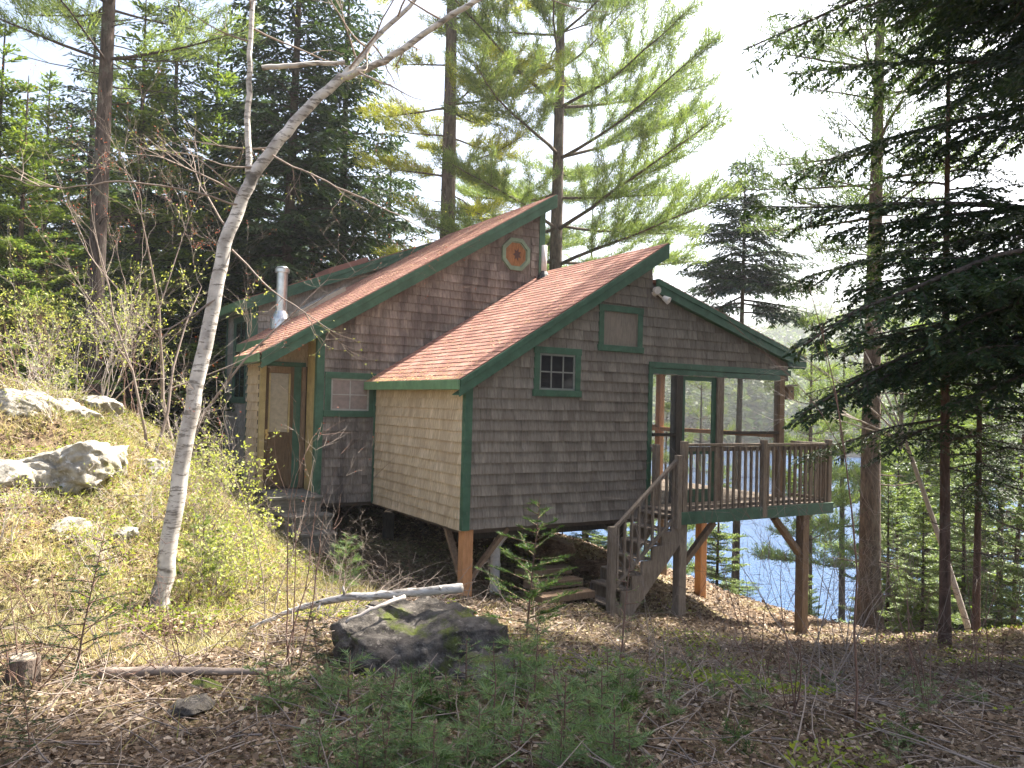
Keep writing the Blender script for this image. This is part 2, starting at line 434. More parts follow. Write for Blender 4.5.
def build_ground():
    na = 840; rr = [0.35]
    while rr[-1] < 400: rr.append(rr[-1] * 1.0175 + .012)
    rr = np.array(rr); an = np.linspace(0, 2 * PI, na, endpoint=False)
    X = CP[0] + rr[:, None] * np.cos(an)[None]; Y = CP[1] + rr[:, None] * np.sin(an)[None]
    Z = H(X, Y); n = len(rr)
    V = np.stack([X, Y, Z], -1).reshape(-1, 3)
    V = np.concatenate([V, [[CP[0], CP[1], float(Z[0].mean())]]])
    i = np.arange(n - 1)[:, None] * na; j = np.arange(na)[None]; j2 = (j + 1) % na
    F = np.stack([i + j, i + na + j, i + na + j2, i + j2], -1).reshape(-1, 4)
    me = bpy.data.meshes.new('ground'); fill(me, V, F, 4)
    o = smooth(link('ground', me, M_GROUND)); tag(o, kind='structure')
build_ground()
wm = MB(); wm.add([(-400, -400, -6), (400, -400, -6), (400, 400, -6), (-400, 400, -6)], [(0, 1, 2, 3)])
tag(wm.build('lake', M_WATER), kind='structure')

def haze():
    m = bpy.data.materials.new('haze_air'); m.use_nodes = True; t = m.node_tree; t.nodes.clear()
    v = t.nodes.new('ShaderNodeVolumePrincipled'); v.inputs['Color'].default_value = (.93, .96, 1, 1); v.inputs['Density'].default_value = HAZE; v.inputs['Anisotropy'].default_value = .35
    o = t.nodes.new('ShaderNodeOutputMaterial'); t.links.new(v.outputs[0], o.inputs['Volume'])
    mb = MB(); mb.box((-420, -420, -12), (420, 420, 75)); tag(mb.build('haze', m), kind='stuff')
HAZE = .0008
haze()
# ------------------------------------------------------------ the cabin
cabin = thing('cabin', 'weathered cedar shingled cabin with red roofs and green trim on posts above the lake', 'cabin', (0, 0, 0))

def clip_iv(polys, v):
    iv = []
    for poly in polys:
        xs = []
        n = len(poly)
        for i in range(n):
            (x0, y0), (x1, y1) = poly[i], poly[(i + 1) % n]
            if (y0 - v) * (y1 - v) <= 0 and abs(y1 - y0) > 1e-9: xs.append(x0 + (x1 - x0) * (v - y0) / (y1 - y0))
        if len(xs) >= 2: iv.append([min(xs), max(xs)])
    iv.sort(); o = []
    for a, b in iv:
        if o and a <= o[-1][1] + .02: o[-1][1] = max(b, o[-1][1])
        else: o.append([a, b])
    return o

def shingles(name, O, U, NRM, polys, holes, mat, v0, v1, e=.157, parent=cabin, wmin=.075, wmax=.2, seed=1, butt=.030):
    "rows of separate tapered shingles over a wall given as convex polygons in (u, v)"
    R = random.Random(seed); O = Vector(O); U = Vector(U); NR = Vector(NRM); Z = Vector((0, 0, 1))
    mb = MB()
    for poly in polys:                                       # sheathing behind
        mb.prism([O + U * u + Z * v for u, v in poly], NR * -.09, .3)
    k = 0; v = v0
    while v < v1 - .02:
        vt = min(v + e, v1)
        for a, b in clip_iv(polys, min(vt, v1 - .001)):
            segs = [(a, b)]
            for (h0, h1_, g0, g1) in holes:
                if v + .5 * e > g0 and v + .5 * e < g1:
                    ns = []
                    for s0, s1 in segs:
                        if h1_ <= s0 or h0 >= s1: ns.append((s0, s1)); continue
                        if h0 > s0: ns.append((s0, h0))
                        if h1_ < s1: ns.append((h1_, s1))
                    segs = ns
            for s0, s1 in segs:
                u = s0 - R.random() * .05
                while u < s1:
                    w_ = R.uniform(wmin, wmax); ua = max(u, s0) + .002; ub = min(u + w_, s1) - .002; u += w_
                    if ub - ua < .01: continue
                    d = R.uniform(-.003, .003) - (.006 if R.random() < .08 else 0); bt = butt + R.uniform(-.003, .004); top = .004
                    lo = v + d; hi = vt + .02
                    ps = [O + U * x + Z * z + NR * n_ for x, z, n_ in ((ua, lo, 0), (ub, lo, 0), (ub, hi, 0), (ua, hi, 0), (ua, lo, bt), (ub, lo, bt), (ub, hi, top), (ua, hi, top))]
                    mb.add(ps, [(4, 5, 6, 7), (0, 1, 5, 4), (1, 2, 6, 5), (3, 0, 4, 7)], min(1, max(0, R.gauss(.5, .24))))
        v += e
    return mb.build(name, mat, parent)

# walls (u, v) -> world.  Front of the near block, y = 0
holes = [(1.14, 1.96, 1.95, 2.66), (2.34, 3.21, 2.70, 3.41)]
shingles('wall', (0, 0, 0), (1, 0, 0), (0, -1, 0),
         [[(0.0, 0), (3.42, 0), (3.42, 4.26), (0, 2.1)], [(3.42, 2.46), (6.80, 2.46), (6.80, 2.74), (3.42, 3.84)]],
         holes, M_SH, 0, 4.3, seed=3)
# its left side, x = 0, the tan wall (u runs towards the front)
shingles('wall', (0, 3.45, 0), (0, -1, 0), (-1, 0, 0), [[(0, -.04), (3.45, -.02), (3.45, 2.06), (0, 2.06)]], [], M_SHT, -.02, 2.06, seed=4)['label'] = 'tan shingled side wall, its colour lightened for bounced light'
# front of the tall middle block, y = 3.45
A0, AS = 3.825, .6125
def zA(x): return A0 + AS * x
shingles('wall', (0, 3.45, 0), (1, 0, 0), (0, -1, 0),
         [[(-1.05, 0), (3.5, 0), (3.5, zA(3.5) - .12), (-1.05, zA(-1.05) - .12)]],
         [(-.92, -.05, 1.54, 2.26), (2.50, 3.23, 4.44, 5.12)], M_SHA, 0, 6.0, seed=5)
# entry: side wall of the middle block behind the corner board, door wall, little side wall
mbb = MB()
mbb.box((-1.05, 3.55, 0), (-.97, 4.2, 3.0)); mbb.box((-1.88, 4.12, .0), (-1.05, 4.22, 2.75)); mbb.box((-1.86, 4.22, 0), (-1.8, 5.05, 2.62))
mbb.box((-1.05, 5.05, 0), (-.97, 8, 2.95)); mbb.box((-1.86, 5.0, 0), (-1.0, 5.05, 2.66))
mbb.box((3.42, 3.55, -.1), (3.5, 8, 5.75)); mbb.box((3.34, .1, -.05), (3.42, 3.45, 4.2)); mbb.box((-1.0, 3.55, -.08), (3.4, 8, 0)); mbb.box((.05, .1, -.08), (3.35, 3.45, -.01))
mbb.build('inner_wall', M_BACK, cabin)
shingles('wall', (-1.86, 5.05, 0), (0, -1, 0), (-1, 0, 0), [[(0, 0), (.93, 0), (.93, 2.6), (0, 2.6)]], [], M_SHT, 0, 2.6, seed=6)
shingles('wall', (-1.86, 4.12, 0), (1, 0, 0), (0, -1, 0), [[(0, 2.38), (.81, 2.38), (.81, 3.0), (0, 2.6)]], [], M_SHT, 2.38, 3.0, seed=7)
shingles('wall', (-1.05, 8.0, 0), (0, -1, 0), (-1, 0, 0), [[(0, 0), (2.95, 0), (2.95, 2.9), (0, 2.9)]], [], M_SH, 0, 2.9, seed=8)
# tall rear block: x = -1.15 side and gable above the middle roof, y = 8.0
C0, CS = 4.50, .405
def zC(x): return C0 + CS * x
shingles('wall', (-1.15, 10.35, 0), (0, -1, 0), (-1, 0, 0), [[(0, 0), (2.35, 0), (2.35, 3.84), (0, 3.84)]], [(.75, 2.05, 1.68, 3.62)], M_SHC, 0, 3.84, seed=9)
shingles('wall', (0, 8.0, 0), (1, 0, 0), (0, -1, 0), [[(-1.15, 2.4), (3.2, 2.4), (3.2, zC(3.2) - .1), (-1.15, zC(-1.15) - .1)]], [], M_SHC, 2.4, 5.8, seed=10)
mbb = MB(); mbb.box((-1.1, 10.27, 0), (3.2, 10.35, 3.84)); mbb.box((3.1, 8.1, -.1), (3.2, 10.3, 5.6)); mbb.build('rear_wall', M_BACK, cabin)

# roofs: slab along x with slope, rows of tabs
def roof(name, x0, x1, y0, y1, z_at, th=.05, seed=1, e=.135, tab=.31, mat=M_ROOF):
    R = random.Random(seed); mb = MB()
    lo = Vector((x0, 0, z_at(x0))); hi = Vector((x1, 0, z_at(x1)))
    if lo.z > hi.z: lo, hi = hi, lo
    D = (hi - lo); Ln = D.length; D.normalize(); Yv = Vector((0, 1, 0)); NR = D.cross(Yv)
    if NR.z < 0: NR = -NR
    B = lambda s_, y, n_: lo + D * s_ + Yv * y + NR * n_
    mb.prism([B(0, y0, -th), B(Ln, y0, -th), B(Ln, y0, 0), B(0, y0, 0)], Yv * (y1 - y0), .3)
    s_ = -.02; row = 0
    while s_ < Ln:
        st = min(s_ + e, Ln); y = y0 - .01 - (tab / 2 if row % 2 else 0) - R.random() * .03
        while y < y1:
            ya = max(y + .004, y0 - .012); yb = min(y + tab - .004, y1 + .012); y += tab
            if yb - ya < .02: continue
            h = R.uniform(.009, .013); q = R.uniform(-.003, .003)
            ps = [B(s_ + q, ya, .001), B(s_ + q, yb, .001), B(st + .01, yb, .001), B(st + .01, ya, .001), B(s_ + q, ya, h), B(s_ + q, yb, h), B(st + .01, yb, .003), B(st + .01, ya, .003)]
            mb.add(ps, [(4, 5, 6, 7), (0, 1, 5, 4), (1, 2, 6, 5), (3, 0, 4, 7)], min(1, max(0, R.gauss(.5, .2))))
        s_ += e; row += 1
    return mb.build(name, mat, cabin)
zB = lambda x: 2.254 + .6276 * x
zR = lambda x: 4.941 - .2989 * x
roof('roof', -.19, 3.62, -.15, 3.45, zB, seed=1)
roof('roof', 3.44, 7.12, -.15, 3.75, zR, seed=2)
roof('roof', -2.1, -1.42, 3.25, 5.05, zA, seed=3)
rA = roof('roof', -1.42, 3.68, 3.25, 8.0, zA, seed=4)
roof('roof', -1.42, 3.4, 7.82, 10.55, zC, seed=5)

# green trim: fascias, corner boards
def trim(boxes=(), bars=(), mat=M_GREEN, name='trim', label=None):
    mb = MB()
    for a, b in boxes: mb.box(a, b)
    for b in bars: mb.bar(*b)
    o = mb.build(name, mat, cabin, bevel=.006)
    if label: o['label'] = label
    return o
def rake(x0, x1, y, zf, h, th=.035, cut=0, name='rake_board', mat=M_GREEN):
    mb = MB()
    mb.prism([(x0, y, zf(x0) - h), (x1, y, zf(x1) - h), (x1, y, zf(x1) - .012), (x0, y, zf(x0) - .012)], (0, -th, 0))
    mb.prism([(x0, y - .035, zf(x0) - h * .42), (x1, y - .035, zf(x1) - h * .42), (x1, y - .035, zf(x1) - .012), (x0, y - .035, zf(x0) - .012)], (0, -.02, 0))
    sx = MB(); sx.prism([(x0, y, zf(x0) - h + .02), (x1, y, zf(x1) - h + .02), (x1, y, zf(x1) - h + .035), (x0, y, zf(x0) - h + .035)], (0, .2, 0))
    mb.v += sx.v; b = len(mb.v) - len(sx.v); mb.f += [tuple(i + b for i in f) for f in sx.f]; mb.r += sx.r
    return mb.build(name, mat, cabin, bevel=.004)
rake(-.19, 3.62, -.12, zB, .25)
rake(3.40, 7.12, -.12, zR, .23)
rake(-2.08, 3.68, 3.28, zA, .27)
rake(-1.42, 3.4, 7.85, zC, .26)
rake(-2.08, -1.42, 5.10, zA, .2)
# ends of the rakes at the peaks and eaves
trim([((3.62, -.15, zB(3.62) - .25), (3.66, 3.45, zB(3.62) + .005))], name='fascia')
trim([((3.68, 3.25, zA(3.68) - .27), (3.72, 8.0, zA(3.68) - .005))], name='fascia')
trim([((7.12, -.15, zR(7.12) - .2), (7.16, 3.75, zR(7.12) - .005))], name='fascia')
trim([((-.235, -.16, zB(-.19) - .15), (-.195, 3.43, zB(-.19) - .01))], mat=M_GREENL, name='fascia')
trim([((-2.14, 3.26, zA(-2.1) - .15), (-2.10, 5.06, zA(-2.1) - .01))], mat=M_GREENL, name='fascia')
trim([((-1.46, 5.10, zA(-1.42) - .17), (-1.42, 8.0, zA(-1.42) - .01))], mat=M_GREENL, name='fascia')
trim([((-1.46, 7.82, zC(-1.42) - .2), (-1.42, 10.55, zC(-1.42) - .01))], mat=M_GREENL, name='fascia')
# soffits
for bx_ in (((-.19, -.1, 2.0), (0, 3.44, 2.03)), ((-2.1, 3.3, 2.40), (-1.88, 5.02, 2.42)), ((-1.42, 7.9, 3.72), (-1.15, 10.5, 3.74))): trim([bx_], name='soffit')
# corner boards
trim([((-.035, -.04, -.01), (.085, -.003, 2.02)), ((-.035, -.003, -.01), (-.0225, .055, 2.02))], name='corner_board')
trim([((-.04, 3.36, -.02), (-.0225, 3.425, 2.02))], name='corner_board')
trim([((-1.10, 3.405, .08), (-.965, 3.425, 2.99)), ((-1.10, 3.425, .08), (-1.06, 3.52, 2.9))], name='corner_board')
trim([((3.41, 3.405, 4.38), (3.545, 3.425, 5.80)), ((3.505, 3.425, 4.2), (3.545, 3.55, 5.80))], name='corner_board')
trim([((-1.2, 7.96, 2.9), (-1.02, 7.975, 3.95)), ((-1.2, 7.975, 0), (-1.175, 8.07, 3.72))], name='corner_board')
trim([((-1.2, 10.25, 0), (-1.175, 10.35, 3.72))], name='corner_board')

# windows: casing in green, frame inside it, pane, muntins
def window(u0, u1, v0, v1, y, pane, mun=(), casing=.075, fr=.03, ax='y', mat=M_GREEN, cols=None, label=None):
    def P(u, v, n): return (u, y - n, v) if ax == 'y' else (y - n, u, v)
    def bx(mb, a, b):
        lo = tuple(min(p, q) for p, q in zip(a, b)); hi = tuple(max(p, q) for p, q in zip(a, b)); mb.box(lo, hi)
    mb = MB(); c = casing
    bx(mb, P(u0, v0 + c, 0), P(u0 + c, v1 - c, .034)); bx(mb, P(u1 - c, v0 + c, 0), P(u1, v1 - c, .034))
    bx(mb, P(u0 - .01, v1 - c, 0), P(u1 + .01, v1, .04)); bx(mb, P(u0 - .02, v0, 0), P(u1 + .02, v0 + c, .05))
    wn = mb.build('window', mat, cabin, bevel=.004)
    if label: wn['label'] = label
    mb = MB(); a0, a1, b0, b1 = u0 + c, u1 - c, v0 + c, v1 - c
    bx(mb, P(a0, b0, 0), P(a0 + fr, b1, .020)); bx(mb, P(a1 - fr, b0, 0), P(a1, b1, .020))
    bx(mb, P(a0 + fr, b0, 0), P(a1 - fr, b0 + fr, .020)); bx(mb, P(a0 + fr, b1 - fr, 0), P(a1 - fr, b1, .020))
    mb.build('window_frame', cols or M_DARKW, wn, bevel=.003)
    mb = MB(); bx(mb, P(a0 + fr, b0 + fr, 0), P(a1 - fr, b1 - fr, .005)); mb.build('pane', pane, wn)
    if mun:
        mb = MB()
        for k in range(1, mun[0]):
            x = a0 + (a1 - a0) * k / mun[0]; bx(mb, P(x - .01, b0 + fr, .004), P(x + .01, b1 - fr, .015))
        for k in range(1, mun[1]):
            z = b0 + (b1 - b0) * k / mun[1]; bx(mb, P(a0 + fr, z - .01, .005), P(a1 - fr, z + .01, .016))
        mb.build('muntins', cols or M_DARKW, wn)
    return wn
M_MUN = m_flat('grey_muntin', (.20, .20, .18), .6)
M_MUNW = m_flat('white_muntin', (.36, .33, .29), .6)
window(1.12, 1.98, 1.93, 2.68, 0, M_PANE, (3, 2), casing=.10, cols=M_MUN, label='small dark six pane window with green casing')
window(2.32, 3.22, 2.68, 3.42, 0, M_BOARD, (), casing=.10, fr=.012, cols=M_BOARD, label='green framed window with a drab panel')
window(-.94, -.02, 1.50, 2.28, 3.45, M_CURT, (2, 2), casing=.11, cols=M_MUNW, label='green framed window with pinkish curtain')
window(8.27, 9.60, 1.66, 3.66, -1.15, M_PANE, (2, 1), casing=.11, ax='x', cols=M_GREEN, label='tall green framed side window')
# the octagonal window
def ring(mb, cx_, cz_, r0, r1, y0, y1, k=8, sx=1.0):
    for i in range(k):
        a0 = (i + .5) * 2 * PI / k; a1 = (i + 1.5) * 2 * PI / k
        p = [(cx_ + r0 * sx * math.cos(a0), y0, cz_ + r0 * math.sin(a0)), (cx_ + r1 * sx * math.cos(a0), y0, cz_ + r1 * math.sin(a0)),
             (cx_ + r1 * sx * math.cos(a1), y0, cz_ + r1 * math.sin(a1)), (cx_ + r0 * sx * math.cos(a1), y0, cz_ + r0 * math.sin(a1))]
        mb.prism(p, (0, y1 - y0, 0))
OX, OZ = 2.868, 4.78
M_OCTF = m_paint('pale_grey_green_paint', (.18, .25, .17))
mb = MB(); ring(mb, OX, OZ, .27, .345, 3.40, 3.45); ow = mb.build('octagonal_window', M_OCTF, cabin)
mb = MB(); ring(mb, OX, OZ, .25, .268, 3.425, 3.45); mb.build('window_frame', M_OCTF, ow)
mb = MB(); mb.prism([(OX + .26 * math.cos((i + .5) * PI / 4), 3.432, OZ + .26 * math.sin((i + .5) * PI / 4)) for i in range(8)], (0, .018, 0)); mb.build('pane', M_OCT, ow)
mb = MB(); mb.prism([(OX + .03 + (.05, .10)[i % 2] * math.cos(i * PI / 7), 3.428, OZ + (.07, .13)[i % 2] * math.sin(i * PI / 7)) for i in range(14)], (0, .003, 0)); mb.build('ornament', m_flat('dark_ornament', (.06, .022, .015), .5), ow)

# door in the entry
door = MB(); door.box((-1.74, 4.05, .25), (-1.36, 4.11, 1.20)); door.box((-1.80, 4.05, .22), (-1.74, 4.11, 2.36)); door.box((-1.36, 4.05, .22), (-1.30, 4.11, 2.36)); door.box((-1.74, 4.05, 2.24), (-1.36, 4.11, 2.36))
dr = door.build('door', M_DOORW, cabin, bevel=.006)
mb = MB(); mb.box((-1.735, 4.075, 1.205), (-1.365, 4.09, 2.235)); mb.build('glass', M_DCURT, dr)
mb = MB(); mb.box((-1.738, 4.045, 1.20), (-1.71, 4.072, 2.238)); mb.box((-1.39, 4.045, 1.20), (-1.362, 4.072, 2.238)); mb.build('glass_bead', M_YEL, dr)
mb = MB(); mb.tube([(-1.76, 4.05, 1.16), (-1.76, 3.98, 1.16)], [.028, .028], 10); mb.box((-1.78, 4.035, 1.08), (-1.74, 4.049, 1.25)); mb.build('handle', m_flat('brass', (.55, .38, .15), .3, .9), dr)
mb = MB(); mb.box((-1.30, 4.06, .22), (-1.17, 4.12, 2.36)); mb.build('side_panel', M_GREEN, cabin)
mb = MB(); mb.box((-1.17, 4.0, .22), (-1.10, 4.12, 2.36)); mb.build('door_jamb', M_POST, cabin, bevel=.005)
mb = MB(); mb.box((-1.89, 4.0, .15), (-1.80, 4.12, 2.36)); mb.build('door_casing', M_YEL, cabin, bevel=.005)
mb = MB(); mb.box((-1.87, 4.03, 2.362), (-1.1, 4.12, 2.44)); mb.build('door_header', M_GREEN, cabin, bevel=.005)
mb = MB(); mb.box((-1.88, 3.3, .02), (-1.06, 4.12, .20)); mb.build('entry_floor', M_OLDW, cabin, bevel=.01)
mb = MB(); mb.box((-1.085, 3.52, .1), (-1.052, 3.99, 2.9)); mb.build('trim', M_YEL, cabin)  # middle block's left-facing side, its yellow cast of light put in the colour

# chimney pipe, skylights, plumbing vent
CHX, CHY = -.76, 7.06; cz = zA(CHX)
ch = MB(); ch.tube([(CHX, CHY, cz + .1), (CHX, CHY, cz + 1.12)], [.115, .115], 20); chp = ch.build('chimney_pipe', M_METAL, cabin, sm=False)
mb = MB(); mb.tube([(CHX, CHY, cz - .1), (CHX, CHY, cz + .12), (CHX, CHY, cz + .30)], [.23, .21, .12], 20); mb.build('flashing_cone', M_METAL, chp)
mb = MB(); mb.tube([(CHX, CHY, cz + 1.12), (CHX, CHY, cz + 1.125), (CHX, CHY, cz + 1.20), (CHX, CHY, cz + 1.205)], [.12, .155, .155, .05], 20)
mb.tube([(CHX, CHY, cz + 1.22), (CHX, CHY, cz + 1.25)], [.13, .11], 20); mb.build('chimney_cap', M_METAL, chp)
def sky_box(x0, x1, y0, y1, zf, h, top, side, lab):
    mb = MB(); mb.prism([(x0, y0, zf(x0) - .02), (x1, y0, zf(x1) - .02), (x1, y0, zf(x1) + h), (x0, y0, zf(x0) + h)], (0, y1 - y0, 0)); sk = mb.build('skylight', side, cabin)
    mb = MB(); mb.prism([(x0 + .05, y0 + .05, zf(x0 + .05) + h + .002), (x1 - .05, y0 + .05, zf(x1 - .05) + h + .002), (x1 - .05, y0 + .05, zf(x1 - .05) + h + .012), (x0 + .05, y0 + .05, zf(x0 + .05) + h + .012)], (0, y1 - y0 - .1, 0)); mb.build('pane', top, sk)
    sk['label'] = lab
sky_box(-.42, .62, 6.95, 7.6, zA, .11, m_flat('skylight_glass', (.30, .32, .33), .15, 0, .6), m_flat('skylight_curb', (.42, .36, .28), .6), 'low pale skylight on the middle roof')
sky_box(.75, 1.75, 8.6, 9.6, zC, .14, M_ROOF, M_ROOF, 'raised red hatch on the rear roof')
VX, VY = 3.34, 3.12
mb = MB(); mb.tube([(VX, VY, zB(VX)), (VX, VY, zB(VX) + .62)], [.055, .055], 12); vp = mb.build('vent_pipe', M_WHITE, cabin, sm=True)
mb = MB(); mb.tube([(VX, VY, zB(VX) - .05), (VX, VY, zB(VX) + .03), (VX, VY, zB(VX) + .10)], [.15, .11, .06], 12); mb.build('boot', M_BLACK, vp)

# floodlight under the peak
mb = MB(); mb.tube([(3.46, -.02, 3.70), (3.46, -.07, 3.70)], [.06, .05], 12); mb.tube([(3.46, -.07, 3.70), (3.56, -.13, 3.60)], [.015, .015], 8); fl = mb.build('floodlight', M_WHITE, cabin)
mb = MB(); mb.tube([(3.42, -.08, 3.74), (3.40, -.17, 3.72)], [.05, .065], 12); mb.build('lamp_head', M_WHITE, fl)
mb = MB(); mb.tube([(3.56, -.13, 3.62), (3.60, -.22, 3.56)], [.04, .065], 12); mb.build('lamp_head', M_WHITE, fl)

# porch: posts, rails, screens, screen door, floor, far rail
PF = .20
mb = MB(); mb.box((3.37, -.04, 0.0), (3.455, -.002, 2.46)); mb.box((3.37, -.04, 2.46), (6.86, -.002, 2.56)); mb.box((3.46, -.03, 2.36), (6.58, .03, 2.455)); mb.build('trim', M_GREEN, cabin, bevel=.005)
def post(x, y, z0, z1, w_=.14, mat=M_POST, name='porch_post'):
    mb = MB(); mb.box((x - w_ / 2, y - w_ / 2, z0), (x + w_ / 2, y + w_ / 2, z1)); return mb.build(name, mat, cabin, bevel=.008)
post(6.64, .04, PF, 2.46, mat=M_POST); post(4.07, .05, PF, 2.36, .15, M_DARKW); post(5.04, .05, PF, 2.36, .16, M_DECK)
post(6.64, 3.3, PF, 2.75, .14, M_NEWW); post(5.2, 3.3, PF, 3.0, .14, M_NEWW)
mb = MB(); mb.box((3.5, -.02, 1.33), (3.99, .03, 1.38)); mb.box((5.13, -.02, 1.37), (6.57, .03, 1.42)); mb.build('porch_rail', M_DARKW, cabin)
sd_ = MB()
sd_.box((4.15, 0, PF), (4.22, .03, 2.355)); sd_.box((4.86, 0, PF), (4.955, .03, 2.355)); sd_.box((4.22, 0, 2.28), (4.86, .03, 2.355)); sd_.box((4.22, 0, PF), (4.86, .03, .42)); sd_.box((4.22, 0, 1.02), (4.86, .03, 1.10))
sdo = sd_.build('screen_door', M_GREEN, cabin, bevel=.004)
def sheet(pts, name, mat, parent=cabin):
    mb = MB(); mb.add(pts, [tuple(range(len(pts)))]); return mb.build(name, mat, parent)
sheet([(4.22, .015, .42), (4.86, .015, .42), (4.86, .015, 2.28), (4.22, .015, 2.28)], 'screen', M_SCREEN, sdo)
sheet([(3.46, .012, PF), (4.0, .012, PF), (4.0, .012, 2.37), (3.46, .012, 2.37)], 'porch_screen', M_SCREEN)
sheet([(5.12, .012, PF), (6.57, .012, PF), (6.57, .012, 2.37), (5.12, .012, 2.37)], 'porch_screen', M_SCREEN)
sheet([(6.64, .1, PF), (6.64, 3.25, PF), (6.64, 3.25, 2.6), (6.64, .1, 2.6)], 'porch_screen', M_SCREEN)
mb = MB(); mb.box((6.60, .11, 1.30), (6.68, 3.23, 1.38)); mb.box((3.5, 3.27, 1.30), (6.57, 3.35, 1.38)); mb.build('porch_rail', M_NEWW, cabin)
mb = MB()
for k in range(24): mb.box((3.5 + k * .142, 0.02, PF - .03), (3.5 + k * .142 + .136, 3.5, PF))
mb.build('porch_floor', M_DECK, cabin)
mb = MB(); mb.box((3.44, .05, -.04), (6.9, .09, PF - .035)); mb.box((3.44, 3.42, -.04), (6.9, 3.46, PF - .035)); mb.box((6.86, .09, -.04), (6.9, 3.42, PF - .035)); mb.box((3.5, 1.5, -.06), (6.8, 1.6, PF - .035)); mb.build('floor_beam', M_POST, cabin)
mb = MB(); mb.box((3.43, .03, 2.6), (3.47, 3.4, 3.8)); mb.box((3.47, 3.36, 2.9), (6.7, 3.40, 3.0)); mb.box((6.6, .08, 2.62), (6.68, 3.36, 2.76)); mb.build('porch_beam', M_DARKW, cabin)
# far porch window strip on the lake side
mb = MB(); mb.box((3.5, 3.38, 1.36), (6.6, 3.42, 1.42)); mb.build('porch_rail', M_NEWW, cabin)

# deck in front of the porch
DY = -.84
mb = MB()
for k in range(6): mb.box((3.30, DY + .01 + k * .139, PF - .03), (6.98, DY + .14 + k * .139, PF))
mb.build('deck_floor', M_DECK, cabin, bevel=.004)
mb = MB(); mb.box((3.29, DY - .04, .0), (7.02, DY - .002, PF - .005)); mb.box((6.985, DY - .002, .0), (7.02, -.05, PF - .005)); mb.build('deck_fascia', M_GREEN, cabin, bevel=.005)
mb = MB()
for x in (3.5, 4.4, 5.3, 6.2, 6.8): mb.box((x, DY + .002, .01), (x + .04, .04, PF - .035))
mb.build('joist', M_POST, cabin)
def gpost(x, y, w_, mat, lab=None, top=0.0):
    z = h1(x, y) - .25; o = post(x, y, z, top, w_, mat, 'deck_post')
    if lab: o['label'] = lab
gpost(3.44, DY + .08, .15, M_DECK, 'grey post under the left end of the deck', .005)
gpost(6.34, DY + .08, .16, M_POST, 'brown post under the right end of the deck', .005)
gpost(6.62, 1.95, .17, M_NEWW, 'orange inner post', -.062); gpost(3.6, 3.2, .15, M_POST, top=-.04); gpost(6.7, 3.2, .16, M_POST, top=-.04)
for p_, q_, up_ in (((3.52, DY + .08, -.62), (4.16, DY + .08, -.02), (0, 0, 1)), ((6.28, DY + .08, -.68), (5.60, DY + .08, -.02), (0, 0, 1)), ((6.34, DY + .16, -.7), (6.34, -.02, -.05), (1, 0, 0))):
    mb = MB(); mb.bar(p_, q_, .09, .09, up=up_); mb.build('brace', M_POST, cabin, bevel=.005)

# deck railing: newels, rails, balusters
def railing(name, pts0, pts1, z0, z1, n, newels, mat=M_DECK):
    p0 = Vector((*pts0, 0)); p1 = Vector((*pts1, 0))
    mb = MB(); mb.bar(p0 + Vector((0, 0, z1 - .02)), p1 + Vector((0, 0, z1 - .02)), .09, .04); mb.bar(p0 + Vector((0, 0, z0 + .05)), p1 + Vector((0, 0, z0 + .05)), .04, .05)
    mb.bar(p0 + Vector((0, 0, z1 - .085)), p1 + Vector((0, 0, z1 - .085)), .035, .07)
    o = mb.build(name, mat, cabin, bevel=.004)
    for k in range(n):
        q = p0.lerp(p1, (k + .5) / n); b = MB(); off = .012 if abs(p1.x - p0.x) > .3 else 0
        b.box((q.x - .018, q.y - .022 - .03, z0 + .0), (q.x + .018, q.y + .014 - .03, z1 - .06)); b.build('baluster', mat, o)
    for (x, y, za_, zb_) in newels:
        b = MB(); b.box((x - .047, y - .047, za_), (x + .047, y + .047, zb_)); b.build('newel', mat, o, bevel=.006)
    return o
railing('railing', (3.50, DY + .04), (6.90, DY + .04), PF, 1.25, 25, [(3.43, DY + .02, .02, 1.29), (5.22, DY - .0, .02, 1.31), (6.93, DY + .02, .02, 1.31)])
railing('railing', (6.93, DY + .1), (6.93, -.02), PF, 1.25, 6, [])
railing('railing', (3.44, -.08), (3.44, -.06), PF, 1.2, 0, [(3.50, -.10, .15, 1.2)])

# stairs going down to the left along the wall
st = MB(); sx0, sz0, sx1, sz1 = 2.10, -1.30, 3.40, .0
def stringer(y):
    mb = MB(); n = 7; pts = [(2.02, y, -1.38), (2.22, y, -1.38)]
    pts = [(2.30, y, -1.40), (3.44, y, -.20), (3.44, y, .13)]
    for k in range(6, -1, -1):
        x = 2.02 + (3.36 - 2.02) * k / 7; z = -1.30 + 1.45 * (k + 1) / 7 - .03
        pts += [(x + .191, y, z), (x, y, z)]
    pts += [(2.02, y, -1.40)]
    mb.prism(pts, (0, .045, 0)); return mb
stair = stringer(DY - .02).build('staircase', M_DECK, cabin)
stringer(-.14).build('stringer', M_DECK, stair)
for k in range(7):
    x = 2.02 + (3.36 - 2.02) * k / 7; z = -1.30 + 1.45 * (k + 1) / 7 - .03
    b = MB(); b.box((x - .03, DY + .03, z + .001), (x + .095, -.15, z + .034)); b.box((x + .11, DY + .03, z + .001), (x + .20, -.15, z + .034)); b.build('tread', M_DECK, stair, bevel=.004)
